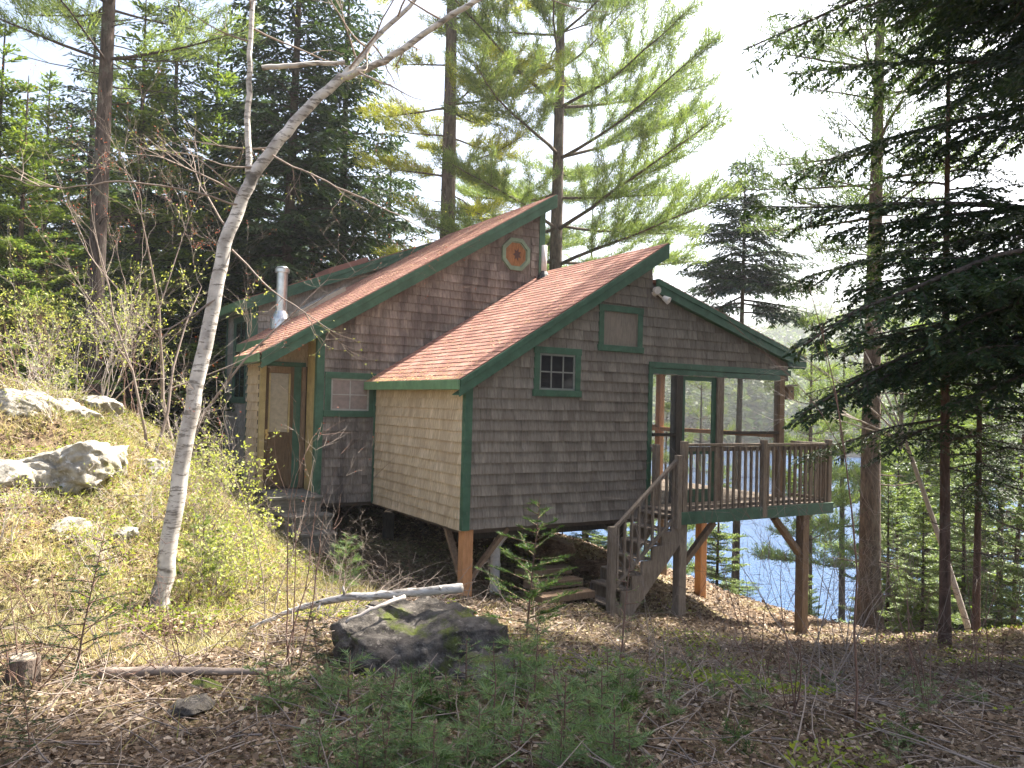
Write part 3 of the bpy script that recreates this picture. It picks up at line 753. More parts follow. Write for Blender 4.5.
def srail(y):
    p = Vector((1.99, y, .00)); q = Vector((3.24, y, 1.02)); p2 = Vector((1.99, y, -.86)); q2 = Vector((3.24, y, .16))
    mb = MB(); mb.bar(p, q, .07, .045); mb.bar(p2, q2, .045, .05); o = mb.build('handrail', M_DECK, stair, bevel=.004)
    mb = MB()
    for k in range(9):
        t_ = (k + .7) / 9.4; a = p.lerp(q, t_); c = p2.lerp(q2, t_)
        mb.box((a.x - .017, y - .017, c.z), (a.x + .017, y + .017, a.z - .01))
    mb.build('balusters', M_DECK, stair)
srail(DY - .05)
mb = MB(); mb.box((1.93, DY - .1, -1.3), (2.03, DY, .06)); mb.build('newel', M_DECK, stair, bevel=.006)
mb = MB(); mb.box((3.2, DY - .1, -.05), (3.29, DY - .01, 1.08)); mb.build('newel', M_DECK, stair, bevel=.006)

# supports below the near block, drain pipe
mb = MB(); z = h1(.12, .12) - .2; mb.box((.03, .03, z), (.19, .19, -.012)); mb.build('corner_post', M_NEWW, cabin, bevel=.008)
mb = MB(); mb.bar((.10, .22, -.70), (.10, .72, -.04), .06, .09, up=(1, 0, 0)); mb.build('brace', M_POST, cabin)
mb = MB(); mb.bar((.2, .12, -.72), (.8, .12, -.04), .09, .06); mb.build('brace', M_POST, cabin)
mb = MB(); z = h1(.9, .9) - .2; mb.tube([(.93, .65, z), (.93, .65, -.42), (.97, .62, -.30), (1.05, .55, -.2), (1.06, .55, -.05)], [.075, .075, .08, .06, .05], 14); mb.tube([(.93, .65, -.75), (.93, .65, -.66)], [.085, .085], 14); mb.build('drain_pipe', M_WHITE, cabin, sm=False)
mb = MB(); mb.box((.28, .30, -.20), (3.2, .42, -.085)); mb.box((1.6, .45, -.20), (1.75, 3.3, -.085)); mb.box((.3, 3.7, -.2), (3.2, 3.82, -.085)); mb.build('sill_beam', M_DARKW, cabin)
for x, y in ((3.3, .6), (1.7, 3.3), (3.3, 3.3), (-.9, 3.6), (.3, 3.4)):
    z = h1(x, y) - .2; post(x, y, z, -.09, .16, M_DARKW, 'foundation_post')

# entry steps, bird house
stp = thing('entry_steps', 'three grey plank steps up to the cabin door', 'steps', (0, 0, 0))
for k, (xa, xb, y0, y1, z0, z1) in enumerate(((-1.98, -1.06, 2.98, 3.28, -.12, .19), (-1.78, -.96, 2.66, 3.02, -.4, -.08), (-1.60, -1.0, 2.36, 2.70, -.75, -.33))):
    mb = MB(); mb.box((xa, y0, z1 - .045), (xb, y1, z1), .5); mb.box((xa + .02, y0 + .03, z0), (xb - .02, y0 + .08, z1 - .047), .3); mb.box((xa + .02, y1 - .05, z0), (xb - .02, y1 - .01, z1 - .047), .3)
    mb.box((xa + .02, y0 + .081, z0), (xa + .06, y1 - .051, z1 - .047), .3); mb.box((xb - .06, y0 + .081, z0), (xb - .02, y1 - .051, z1 - .047), .3)
    mb.build('step', M_OLDW, stp, bevel=.008)
bh = thing('birdhouse', 'small wooden birdhouse fixed to the right porch post', 'birdhouse', (6.86, .02, 2.02))
mb = MB(); mb.box((-.07, -.07, 0), (.08, .07, .24)); mb.build('box', M_POST, bh, bevel=.004)
mb = MB(); mb.bar((-.12, 0, .235), (.14, 0, .275), .2, .02); mb.build('roof', M_DECK, bh)
mb = MB(); mb.tube([(.01, -.072, .15), (.01, -.0735, .15)], [.02, .02], 12); mb.build('entrance_hole', M_BLACK, bh)
# plank platform at the foot of the deck stairs
pl = thing('plank_platform', 'low brown plank platform at the foot of the deck stairs', 'platform', (1.05, -.15, 0))
zz_ = h1(1.3, -.3)
for k in range(3):
    mb = MB(); mb.box((.0 + k * .03, -.35 + k * .30, zz_ + .02 + k * .12), (.95, -.08 + k * .30, zz_ + .12 + k * .12)); mb.build('plank', M_POST, pl, bevel=.008)
# ------------------------------------------------------------ trees
def curve(p, d, L, n=6, up=0.0, wob=.08, rng=RNG):
    "a bending path from p; up > 0 lifts the tip, < 0 droops it"
    P = [np.array(p, float)]; d = unit(np.array(d, float))
    for i in range(n - 1):
        d = unit(d + np.array([0, 0, up / n]) + rng.normal(size=3) * wob * np.array([1, 1, .6])); P.append(P[-1] + d * L / (n - 1))
    return np.array(P)

def conifer(kind, h, r, seed, zlo=.15, width=.28, limbs=60, dens=1.0, nl=.12, nw=.014, dead=0, lean=(0, 0), azf=None, lf=None):
    """meshes of one tree: trunk, dead limbs and live crown.  kind: pine / hemlock / fir
    zlo: height share of the lowest live limb, width: longest limb / h, nl, nw: needle length and width"""
    rng = np.random.default_rng(seed)
    tr = Tubes(); cr = Tubes()
    n = 14; zt = np.linspace(0, h, n)
    ph = rng.random(4) * 6
    tx = lean[0] * (zt / h) * h + .02 * r * 10 * np.sin(zt / h * 5 + ph[0]); ty = lean[1] * (zt / h) * h + .02 * r * 10 * np.sin(zt / h * 4 + ph[1])
    tx -= tx[0]; ty -= ty[0]
    T = np.stack([tx, ty, zt - .3], 1); T[0, 2] = -.5
    R = r * (1 - zt / h) ** .8 + .012; R[0] *= 1.45; R[1] *= 1.02
    tr.add(T, R, 12)
    def tp(z): return np.array([np.interp(z, zt, tx), np.interp(z, zt, ty), z - .3])
    P = []; D = []; Ls = []; SD = []
    zs = np.sort(rng.random(limbs)) * (1 - zlo) * .98 + zlo
    if kind == 'pine':                                        # whorls
        nwh = max(4, limbs // 5); wz = np.linspace(zlo, .98, nwh) + rng.normal(size=nwh) * .006; zs = np.repeat(wz, 5)[:limbs] + rng.normal(size=min(limbs, nwh * 5)) * .004
    for i, zf in enumerate(zs):
        zf = min(zf, .985); q = (zf - zlo) / (1 - zlo)
        az = i * 2.39996 + rng.normal() * .4 if kind != 'pine' else (i % 5) * 2 * PI / 5 + (i // 5) * .9 + rng.normal() * .3
        if azf is not None and rng.random() > azf(az): continue
        if kind == 'pine':
            L = h * width * (1 - q) ** .75 * rng.uniform(.5, 1.15) * (.6 + .4 * min(1, q * 5)) + .25; el = rng.uniform(-.18, .2) + q * .4; up = .14
        elif kind == 'hemlock':
            L = h * width * (1 - q) ** .85 * rng.uniform(.6, 1.15) + .15; el = rng.uniform(-.2, .2) + q * .4; up = -.35
        else:
            L = h * width * (1 - q) ** .95 * rng.uniform(.7, 1.1) + .12; el = rng.uniform(-.25, .05) + q * .6; up = .12
        if lf is not None: L *= lf(zf)
        if L < .1: continue
        d = np.array([math.cos(az) * math.cos(el), math.sin(az) * math.cos(el), math.sin(el)])
        m = 8; B = curve(tp(zf * h), d, L, m, up, .07, rng)
        rb = max(.006, min(r * .32, .010 * L + .006)); br = rb * np.linspace(1, .15, m)
        cr.add(B, br, 5)
        # side branches
        step = {'pine': .20, 'hemlock': .10, 'fir': .11}[kind] / max(.25, dens) ** .5 * (h / 14) ** .5
        ns = max(3, int(L * .85 / step)); st0 = .22 if kind == 'pine' else .10
        for k in range(ns):
            t_ = st0 + (1 - st0) * (k + rng.random() * .6) / ns; f = t_ * (m - 1); i0 = min(int(f), m - 2); b = B[i0] + (B[i0 + 1] - B[i0]) * (f - i0)
            td = unit(B[i0 + 1] - B[i0]); s_ = np.array([-td[1], td[0], 0]); s_ = unit(s_) * (1 if k % 2 else -1)
            if kind == 'pine':
                l = L * .50 * (1 - t_) ** .6 * rng.uniform(.5, 1.2) + .2; sd_ = unit(td * .9 + s_ * rng.uniform(.2, 1.4) + np.array([0, 0, rng.uniform(-.05, .45)]))
                C = curve(b, sd_, l, 4, .4, .12, rng); nt_ = max(2, int(l / .13 * dens ** .5))
                if l > .35: cr.add(C, np.linspace(.008, .003, 4), 3)
                for j in range(nt_):
                    g = (j + 1) / nt_ * 3; j0 = min(int(g), 2); c = C[j0] + (C[j0 + 1] - C[j0]) * (g - j0); cd = unit(C[j0 + 1] - C[j0])
                    nn = max(5, int(13 * dens)); dv = rng.normal(size=(nn, 3)) * rng.uniform(.45, .9) + cd * .8 + np.array([0, 0, .40])
                    P.append(c + rng.normal(size=(nn, 3)) * .06); D.append(dv); Ls.append(rng.uniform(.7, 1.25, nn) * nl)
            else:
                l = (L * .32 * (1 - t_) ** .6 + .10) * rng.uniform(.6, 1.2); dr = -.35 if kind == 'hemlock' else -.05
                sd_ = unit(td * .75 + s_ * rng.uniform(.7, 1.1) + np.array([0, 0, dr * rng.random()]))
                C = curve(b, sd_, l, 4, -.3 if kind == 'hemlock' else .05, .1, rng)
                if l > .3: cr.add(C, np.linspace(.006, .002, 4), 3)
                nt_ = max(3, int(l / (nl * .42) * dens)); g = np.linspace(.05, 2.999, nt_); j0 = g.astype(int)
                c = C[j0] + (C[j0 + 1] - C[j0]) * (g - j0)[:, None]; cd = unit(C[j0 + 1] - C[j0])
                lat = unit(np.cross(cd, [0, 0, 1.0]))
                for sg in (-1, 1):
                    dv = cd * .75 + lat * sg * rng.uniform(.5, 1.1, (nt_, 1)) + rng.normal(size=(nt_, 3)) * .22 + np.array([0, 0, -.18 if kind == 'hemlock' else .1])
                    P.append(c + rng.normal(size=(nt_, 3)) * .01); D.append(dv); Ls.append(nl * rng.uniform(.6, 1.3, nt_))
        # leader of the limb
        if kind != 'pine':
            g = np.linspace(1, m - 1.001, max(4, int(L / (nl * .5)))); j0 = g.astype(int); c = B[j0] + (B[j0 + 1] - B[j0]) * (g - j0)[:, None]
            P.append(c); D.append(unit(B[j0 + 1] - B[j0]) + rng.normal(size=c.shape) * .5); Ls.append(nl * rng.uniform(.6, 1.2, len(c)))
    for i in range(dead):                                     # bare limbs low on the trunk
        zf = rng.uniform(.06, zlo + .08); az = rng.random() * 6.28; L = h * width * rng.uniform(.15, .5)
        B = curve(tp(zf * h), (math.cos(az), math.sin(az), rng.uniform(-.15, .25)), L, 7, rng.uniform(-.2, .3), .14, rng); cr.add(B, np.linspace(.016, .004, 7) * (r / .16) ** .5, 4)
        for k in range(rng.integers(1, 4)):
            j = rng.integers(2, 6); cr.add(curve(B[j], unit(B[j] - B[j - 1]) + rng.normal(size=3) * .5, L * .35, 5, .1, .2, rng), np.linspace(.006, .002, 5), 3)
    P = np.concatenate(P); D = np.concatenate(D); Ls = np.concatenate(Ls)
    side = rng.normal(size=P.shape) * (.35 if kind != 'pine' else 1) + (np.array([0, 0, 1.0]) if kind != 'pine' else 0)
    wv = nw * rng.uniform(.7, 1.3, len(P))
    cm = blades('crown', P, D, Ls, wv, rng=rng, side=side, leaf=kind != 'pine')
    return tr.mesh('trunk'), cr.mesh('limbs'), cm

def make_tree(name, label, cat, loc, meshes, mats, group=None, rz=0, sc=1.0):
    o = thing(name, label, cat, loc, rz, group); o.scale = (sc, sc, sc)
    for nm, me, m in zip(('trunk', 'limbs', 'crown'), meshes, mats): link(nm, me, m, o)
    return o

def place(px, d, dz=0):
    x, y, z = gp(px, d); return (x, y, z + dz)

# big white pines behind the cabin
make_tree('pine_tree', 'tall pine with bare lower trunk on the left bank, its crown above the picture', 'tree', place(90, 17),
          conifer('pine', 21, .19, 21, .40, .22, 60, 1.2, .20, .020, dead=26), (M_BARKD, M_BARKD, M_PINE), rz=.4)
make_tree('pine_tree', 'thick trunked pine with yellow green clumps rising behind the middle roof', 'tree', place(441, 22),
          conifer('pine', 23, .29, 1, .33, .165, 75, 1.5, .22, .019, dead=26, azf=lambda a: .2 if math.cos(a - 1.77) > .45 else 1), (M_BARK, M_BARK, M_PINEY), rz=2.4)
make_tree('pine_tree', 'straight pine with long sunlit limbs reaching right, behind the peak with the octagonal window', 'tree', place(549, 23),
          conifer('pine', 26, .26, 51, .26, .25, 90, 1.7, .22, .018, dead=20, azf=lambda a: 1 if math.cos(a) > -.2 else .45), (M_BARK, M_BARK, M_PINE), rz=-.5)
make_tree('pine_tree', 'slim pine just right of the straight pine behind the cabin', 'tree', place(588, 30),
          conifer('pine', 17, .14, 24, .45, .16, 40, .9, .17, .024, dead=10), (M_BARK, M_BARK, M_PINE))
# right side
make_tree('pine_tree', 'large pine trunk at the lake edge right of the deck with open limbs high up', 'tree', place(873, 16.5),
          conifer('pine', 17.5, .22, 25, .47, .20, 60, 1.0, .18, .022, dead=24), (M_BARK, M_BARK, M_PINED), rz=1.1)
make_tree('hemlock_tree', 'narrow dark conifer with a drooping crown against the white sky over the porch roof', 'tree', place(739, 27),
          conifer('hemlock', 18, .15, 26, .70, .17, 100, 1.6, .22, .06, dead=16), (M_BARKD, M_BARKD, M_HEM))
make_tree('pine_tree', 'small pine in front of the far shore left of the narrow dark conifer', 'tree', place(700, 34),
          conifer('pine', 12, .10, 27, .5, .2, 30, .7, .17, .028, dead=8), (M_BARK, M_BARK, M_PINE))
# near hemlocks on the right
hx = at(1100, 410, 9.3)
hemA = conifer('hemlock', 15, .20, 31, .245, .27, 250, 1.9, .080, .032, dead=6, azf=lambda a: 1.0 if math.cos(a - 2.7) > -.2 else .5, lf=lambda z: 0 if .375 < z < .44 else (1.2 if .44 <= z < .50 or .33 < z < .375 else .92))
make_tree('hemlock_tree', 'near dark hemlock at the right edge with sweeping layered boughs', 'tree', (hx[0], hx[1], h1(hx[0], hx[1])), hemA, (M_BARKD, M_BARKD, M_HEM))
hemB = conifer('hemlock', 12, .12, 32, .22, .26, 95, 1.0, .11, .036, dead=12)
def again(src_meshes, name, label, loc, mats, rz, sc, group=None):
    return make_tree(name, label, 'tree', loc, src_meshes, mats, group, rz, sc)
hemS = conifer('hemlock', 10, .075, 34, .36, .24, 75, 1.1, .09, .030, dead=14, lean=(-.03, .02))
again(hemS, 'hemlock_tree', 'slim hemlock with a bare reddish trunk standing on the rim above the lake at right', place(948, 11.2), (M_BARKR, M_BARKD, M_HEM), 1.0, .92)
again(hemS, 'hemlock_tree', 'slim hemlock by the right edge, sunlit green, beyond the reddish trunk', place(1012, 18), (M_BARKD, M_BARKD, M_FIRL), 2.2, .85)
again(hemS, 'hemlock_tree', 'thin hemlock between the reddish trunk and the right edge', place(978, 12.4), (M_BARKD, M_BARKD, M_FIRL), 4.2, .7)
# trees outside the frame at right whose shade falls over the foreground
hemT = conifer('hemlock', 23, .25, 33, .36, .20, 110, 1.1, .10, .030, dead=10)
for k, (x, y, s_, rz) in enumerate(((2.5, -8.6, .95, .5), (5.6, -6.6, 1.0, 2.0), (8.6, -6.0, 1.0, 4.0), (6, -9.6, 1.0, 5.1), (11.5, -6.8, 1.05, 1.1), (12.5, -6.6, 1.0, 1.6))):
    make_tree('hemlock_tree', 'tall hemlock of the wood to the right of the viewpoint', 'tree', (x, y, h1(x, y)), hemT, (M_BARKD, M_BARKD, M_HEM), 'tall hemlocks right of the viewpoint', rz, s_)

# forest: firs and hemlocks left and behind
firA = conifer('fir', 14, .14, 41, .08, .24, 130, 1.2, .22, .075, dead=4)
firB = conifer('fir', 12, .12, 42, .05, .26, 120, 1.2, .20, .075)
hemC = conifer('hemlock', 16, .17, 43, .10, .25, 130, 1.2, .22, .07, dead=10)
FR = random.Random(5)

spec = [  # px, depth, mesh, mats, scale, label
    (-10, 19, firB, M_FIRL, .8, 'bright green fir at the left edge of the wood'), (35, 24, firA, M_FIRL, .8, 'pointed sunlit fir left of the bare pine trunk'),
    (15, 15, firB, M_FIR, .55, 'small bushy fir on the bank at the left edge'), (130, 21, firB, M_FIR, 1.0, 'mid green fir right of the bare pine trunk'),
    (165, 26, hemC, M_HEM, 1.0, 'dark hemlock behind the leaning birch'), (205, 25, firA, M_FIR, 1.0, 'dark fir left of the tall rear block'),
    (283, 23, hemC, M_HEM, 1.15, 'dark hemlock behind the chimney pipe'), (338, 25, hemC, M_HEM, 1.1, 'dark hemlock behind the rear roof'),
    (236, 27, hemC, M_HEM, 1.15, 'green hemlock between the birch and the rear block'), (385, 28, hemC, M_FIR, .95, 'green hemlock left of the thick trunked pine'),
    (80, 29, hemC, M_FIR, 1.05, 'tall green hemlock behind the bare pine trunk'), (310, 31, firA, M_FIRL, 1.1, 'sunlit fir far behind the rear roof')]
for px, d, me, mt, s_, lab in spec:
    make_tree('fir_tree' if me in (firA, firB) else 'hemlock_tree', lab, 'tree', place(px, d), me, (M_BARKD, M_BARKD, mt), None, FR.random() * 6, s_)
k = 0
for px, d, s_ in [(-60, 24, 1), (-110, 19, .9), (-170, 22, 1.1), (60, 36, 1.1), (150, 36, 1.15), (0, 34, .9), (220, 37, 1.1), (290, 40, 1.15), (350, 38, 1.1), (-50, 40, 1.2),
                  (110, 42, 1.2), (180, 44, 1.2), (400, 42, 1.0), (250, 45, 1.2), (20, 46, 1.0), (330, 47, 1.1), (445, 40, .7), (500, 44, .65), (470, 50, .7), (-120, 34, 1.2), (-200, 32, 1.2)]:
    me, mt = [(firA, M_FIR), (hemC, M_FIR), (firB, M_FIRL)][k % 3]; k += 1
    make_tree('fir_tree' if me in (firA, firB) else 'hemlock_tree', 'evergreen deep in the wood behind the cabin', 'tree', place(px, d), me, (M_BARKD, M_BARKD, mt), 'evergreens deep in the wood', FR.random() * 6, s_)
# shore trees to the right, below the rim, in front of the water
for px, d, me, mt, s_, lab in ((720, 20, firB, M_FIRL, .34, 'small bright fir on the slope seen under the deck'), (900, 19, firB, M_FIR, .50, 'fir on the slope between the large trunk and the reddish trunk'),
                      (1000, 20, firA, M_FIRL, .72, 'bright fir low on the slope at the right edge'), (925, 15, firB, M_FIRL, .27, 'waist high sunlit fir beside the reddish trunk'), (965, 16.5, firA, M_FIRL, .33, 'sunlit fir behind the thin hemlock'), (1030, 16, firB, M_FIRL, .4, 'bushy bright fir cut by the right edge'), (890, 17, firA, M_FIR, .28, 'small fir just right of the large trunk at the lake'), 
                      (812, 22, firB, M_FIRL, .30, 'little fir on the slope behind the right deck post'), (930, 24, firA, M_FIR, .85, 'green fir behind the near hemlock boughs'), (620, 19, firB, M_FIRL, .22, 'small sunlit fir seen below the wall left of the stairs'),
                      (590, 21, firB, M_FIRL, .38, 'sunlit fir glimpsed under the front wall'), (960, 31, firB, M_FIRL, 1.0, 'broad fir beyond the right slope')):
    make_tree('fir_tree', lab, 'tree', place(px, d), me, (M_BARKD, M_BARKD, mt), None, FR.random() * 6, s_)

shp = conifer('pine', 13, .13, 47, .36, .20, 50, 1.1, .20, .028, dead=8)
for px, d, s_, lab in ((812, 26, .95, 'airy pine by the water right behind the birdhouse'), (845, 29, 1.0, 'airy pine left of the large trunk at the lake'), (900, 27, 1.05, 'airy pine right of the large trunk at the lake'), (935, 30, 1.1, 'airy pine behind the near hemlock'), (985, 27, 1.1, 'airy pine at right beyond the slope'), (668, 28, .7, 'airy pine seen through the left porch opening')):
    make_tree('pine_tree', lab, 'tree', place(px, d), shp, (M_BARK, M_BARK, M_PINE), None, FR.random() * 6, s_)

# wooded far shore: one mass of small far trees
def far_shore():
    rng = np.random.default_rng(77); P = []; D = []; L = []; Wd = []; R_ = []
    fw = CM @ np.array([0, 0, -1.0]); base = math.atan2(fw[1], fw[0])
    n = 0
    while n < 2600:
        a = base + rng.uniform(-.85, .6); r = rng.uniform(95, 330); x = CP[0] + r * math.cos(a); y = CP[1] + r * math.sin(a)
        z = h1(x, y)
        if z < -5.9: continue
        n += 1; hh = rng.uniform(8, 15); nn = 46; t_ = rng.random(nn) ** 1.3
        rad = (1 - t_) * hh * .22; an = rng.random(nn) * 6.28
        p = np.stack([x + rad * .6 * np.cos(an), y + rad * .6 * np.sin(an), z + hh * (.08 + .92 * t_)], 1)
        d = np.stack([np.cos(an), np.sin(an), rng.uniform(-.5, .5, nn)], 1)
        P.append(p); D.append(d); L.append(rad * .9 + .5); Wd.append(rad * .7 + .5); R_.append(np.clip(rng.normal(rng.random(), .15, nn), 0, 1))
    me = blades('far_shore_wood', np.concatenate(P), np.concatenate(D), np.concatenate(L), np.concatenate(Wd), np.concatenate(R_), rng=rng)
    tag(link('far_shore_wood', me, M_FAR), 'wooded far shore across the lake, pale green in the haze', 'woods', kind='stuff')
M_FAR = m_leaf('far_trees', [(.05, .09, .035), (.09, .13, .04), (.16, .19, .06)], .35)
far_shore()

# ------------------------------------------------------------ bare trees, birch, shrubs
def branch(tb, p, d, L, r, depth, rng, up=.2, wob=.12, spread=.6, kids=(2, 4), ends=None, taper=.25, k=5):
    n = max(4, min(9, int(L / .12) + 2)); P = curve(p, d, L, n, up, wob, rng); tb.add(P, r * np.linspace(1, taper, n), k if r > .01 else 3)
    if depth <= 0:
        if ends is not None:
            for i in range(1, n): ends.append((P[i], unit(P[i] - P[i - 1])))
        return P
    for q in range(rng.integers(*kids) + 1):
        i = rng.integers(max(1, n // 3), n); t_ = i / (n - 1)
        dd = unit(P[i] - P[i - 1]) + rng.normal(size=3) * spread
        branch(tb, P[i], dd, L * rng.uniform(.35, .65), max(.0016, r * (1 - t_ * (1 - taper)) * .62), depth - 1, rng, up, wob * 1.2, spread, kids, ends, taper)
    return P

def bare(name, label, cat, loc, seed, h, r, stems, depth=3, up=.35, mat=M_TWIG, buds=None, nb=0, bl=.03, spread=.55, lean=(0, 0), group=None, kids=(2, 4), fan=.35, bw=.5):
    rng = np.random.default_rng(seed); tb = Tubes(); ends = []
    for s_ in range(stems):
        d = np.array([rng.normal() * fan + lean[0], rng.normal() * fan + lean[1], 1.0]); branch(tb, (rng.normal() * .04, rng.normal() * .04, -.08), d, h * rng.uniform(.7, 1.05), r * rng.uniform(.7, 1.1), depth, rng, up, .10, spread, kids, ends)
    o = thing(name, label, cat, loc, 0, group); link('stems', tb.mesh('stems'), mat, o)
    if buds is not None and ends:
        idx = rng.integers(0, len(ends), nb); P = np.array([ends[i][0] for i in idx]) + rng.normal(size=(nb, 3)) * .015; D = np.array([ends[i][1] for i in idx]) + rng.normal(size=(nb, 3)) * .9
        link('leaves', blades('leaves', P, D, rng.uniform(.6, 1.4, nb) * bl, bl * bw, rng=rng, leaf=True), buds, o)
    return o

# the leaning birch: trunk, two forks, upright side stem, twigs
def birch():
    b0 = np.array(gp(160, 7.3)); o = thing('birch_tree', 'white barked birch leaning right across the front of the wood and forking over the roof', 'tree', tuple(b0))
    rng = np.random.default_rng(3); tb = Tubes()
    def path(pts): return np.array([at(*p) - b0 for p in pts])
    def smoothp(P, n=5):
        t0 = np.arange(len(P)); t1 = np.linspace(0, len(P) - 1, (len(P) - 1) * n + 1)
        Q = np.stack([np.interp(t1, t0, P[:, i]) for i in range(3)], 1)
        for _ in range(3): Q[1:-1] = (Q[:-2] + Q[1:-1] * 2 + Q[2:]) / 4
        return Q + np.concatenate([[[0, 0, 0]], rng.normal(size=(len(Q) - 2, 3)) * .006, [[0, 0, 0]]])
    T = smoothp(path([(156, 640, 7.3), (166, 560, 7.3), (184, 450, 7.35), (205, 350, 7.4), (226, 240, 7.5), (247, 185, 7.55), (275, 145, 7.6), (305, 110, 7.7), (342, 76, 7.8)]))
    rad = np.interp(np.linspace(0, 1, len(T)), [0, .06, .2, .6, 1], [.13, .083, .074, .058, .045]); tb.add(T, rad, 14)
    m = link('trunk', tb.mesh('trunk'), M_BIRCH, o)
    lb = Tubes(); ends = []
    F1 = smoothp(path([(340, 78, 7.8), (385, 62, 7.8), (425, 32, 7.8), (470, 4, 7.8), (530, -30, 7.8)])); lb.add(F1, np.linspace(.038, .022, len(F1)), 10)
    F2 = smoothp(path([(338, 80, 7.8), (362, 58, 8.0), (378, 34, 8.1), (410, 8, 8.2), (440, -40, 8.2)])); lb.add(F2, np.linspace(.034, .018, len(F2)), 10)
    F3 = smoothp(path([(250, 182, 7.55), (247, 130, 7.6), (249, 70, 7.65), (252, 0, 7.7), (255, -60, 7.7)])); lb.add(F3, np.linspace(.031, .02, len(F3)), 10)
    F4 = smoothp(path([(345, 62, 7.85), (300, 64, 7.8), (262, 68, 7.7)])); lb.add(F4, np.linspace(.02, .026, len(F4)), 8)
    link('limbs', lb.mesh('limbs'), M_BIRCH, o)
    tw = Tubes()
    for Fp, n_ in ((F1, 7), (F2, 6), (F3, 8), (T, 5)):
        for q in range(n_):
            i = rng.integers(len(Fp) // 2 if Fp is T else 2, len(Fp)); branch(tw, Fp[min(i, len(Fp) - 1)], rng.normal(size=3) + np.array([0, 0, .5]), rng.uniform(.6, 1.5), .011, 2, rng, .15, .12, .6, (2, 4), ends)
    # a few long thin boughs hanging to the left and right
    for pts in ([(262, 150, 7.6), (300, 170, 7.5), (345, 190, 7.4), (400, 215, 7.3), (440, 240, 7.2)], [(240, 205, 7.5), (190, 190, 7.3), (120, 180, 7.1), (50, 190, 7.0), (0, 175, 7)],
                [(232, 250, 7.5), (270, 290, 7.3), (330, 330, 7.1)], [(215, 300, 7.4), (170, 330, 7.2), (130, 330, 7)]):
        Q = smoothp(path(pts)); tw.add(Q, np.linspace(.011, .003, len(Q)), 5)
        for q in range(7):
            i = rng.integers(4, len(Q)); branch(tw, Q[i], unit(Q[i] - Q[i - 1]) + rng.normal(size=3) * .7, rng.uniform(.2, .6), .005, 1, rng, .1, .15, .6, (2, 4), ends)
    link('twigs', tw.mesh('twigs'), M_TWIG, o)
    idx = rng.integers(0, len(ends), 900); P = np.array([ends[i][0] for i in idx]); D = np.array([ends[i][1] for i in idx]) + rng.normal(size=(900, 3)) * .8
    link('buds', blades('buds', P, D, .022, .010, rng=rng), M_BUD, o)
birch()

# bare and budding saplings on the left bank and beside the birch
bare('bare_sapling', 'slender bare maple sapling with red buds left of the birch', 'sapling', place(150, 11), 51, 3.4, .03, 2, 4, .3, M_TWIG, M_REDB, 300, .03, .45, (.15, 0))
bare('bare_sapling', 'tall bare sapling with pale twigs between the bare pine and the birch', 'sapling', place(178, 12.5), 52, 4.2, .035, 2, 4, .3, M_TWIG, M_REDB, 260, .03, .45)
for i, (px, d, h_, lab) in enumerate(((45, 12.5, 1.7, 'leftmost budding shrub on top of the bank'), (100, 12, 2.0, 'budding shrub in front of the bare pine trunk'), (135, 13, 1.8, 'budding shrub right of the bare pine trunk'), (70, 14, 2.2, 'tall budding shrub behind the bank top'), (20, 11, 1.2, 'low budding shrub at the left edge of the bank'))):
    bare('shrub', lab, 'shrub', place(px, d), 60 + i, h_, .012, 8, 3, .3, M_TWIGP if i % 2 else M_TWIGR, M_BUD, 900, .045, .5, fan=.45, kids=(2, 4))
for i, (px, d, h_, lab) in enumerate(((205, 9.2, .95, 'yellow green leafy shrub right of the birch trunk'), (232, 9.4, .85, 'yellow green leafy shrub in front of the tall side window wall'), (190, 10.3, .8, 'yellow green leafy shrub just behind the birch trunk'), (250, 8.2, .6, 'low yellow green shrub before the entry steps'), (215, 7.8, .6, 'low yellow green shrub right of the birch foot'))):
    bare('shrub', lab, 'shrub', place(px, d), 70 + i, h_, .007, 12, 3, .1, M_TWIG, M_BUD, 1100, .036, .6, fan=.6, kids=(2, 5), bw=.7)
bare('bare_sapling', 'clump of bare stems right of the low shrub in front of the log end', 'sapling', place(296, 5.6), 81, 1.5, .010, 4, 2, .1, M_TWIGR, None, 0, lean=(.02, .02), fan=.12, kids=(1, 2), spread=.3)
bare('bare_sapling', 'bare forking stem with thin twigs before the entry steps', 'sapling', place(270, 7.0), 82, 1.9, .008, 2, 3, .2, M_TWIG, M_REDB, 60, .02, .5, fan=.25)
bare('bare_sapling', 'tall thin dark bare stem in the right foreground', 'sapling', place(862, 4.2), 83, 3.0, .010, 1, 2, .1, M_TWIGR, None, 0, fan=.05, spread=.4, kids=(2, 3))
for i, (px, d, h_, lab) in enumerate(((820, 5.6, 1.4, 'bare brush in front of the right deck post'), (770, 6.4, 1.3, 'bare brush left of the right deck post'), (880, 6.0, 1.5, 'bare brush right of the tall thin stem'), (985, 7, 1.4, 'bare brush near the right edge'), (720, 7, .7, 'low bare brush in front of the left deck post'))):
    bare('shrub', lab, 'shrub', place(px, d), 90 + i, h_, .007, 6, 3, .1, M_TWIGR if i % 2 else M_TWIG, None, 0, fan=.55, kids=(1, 3))
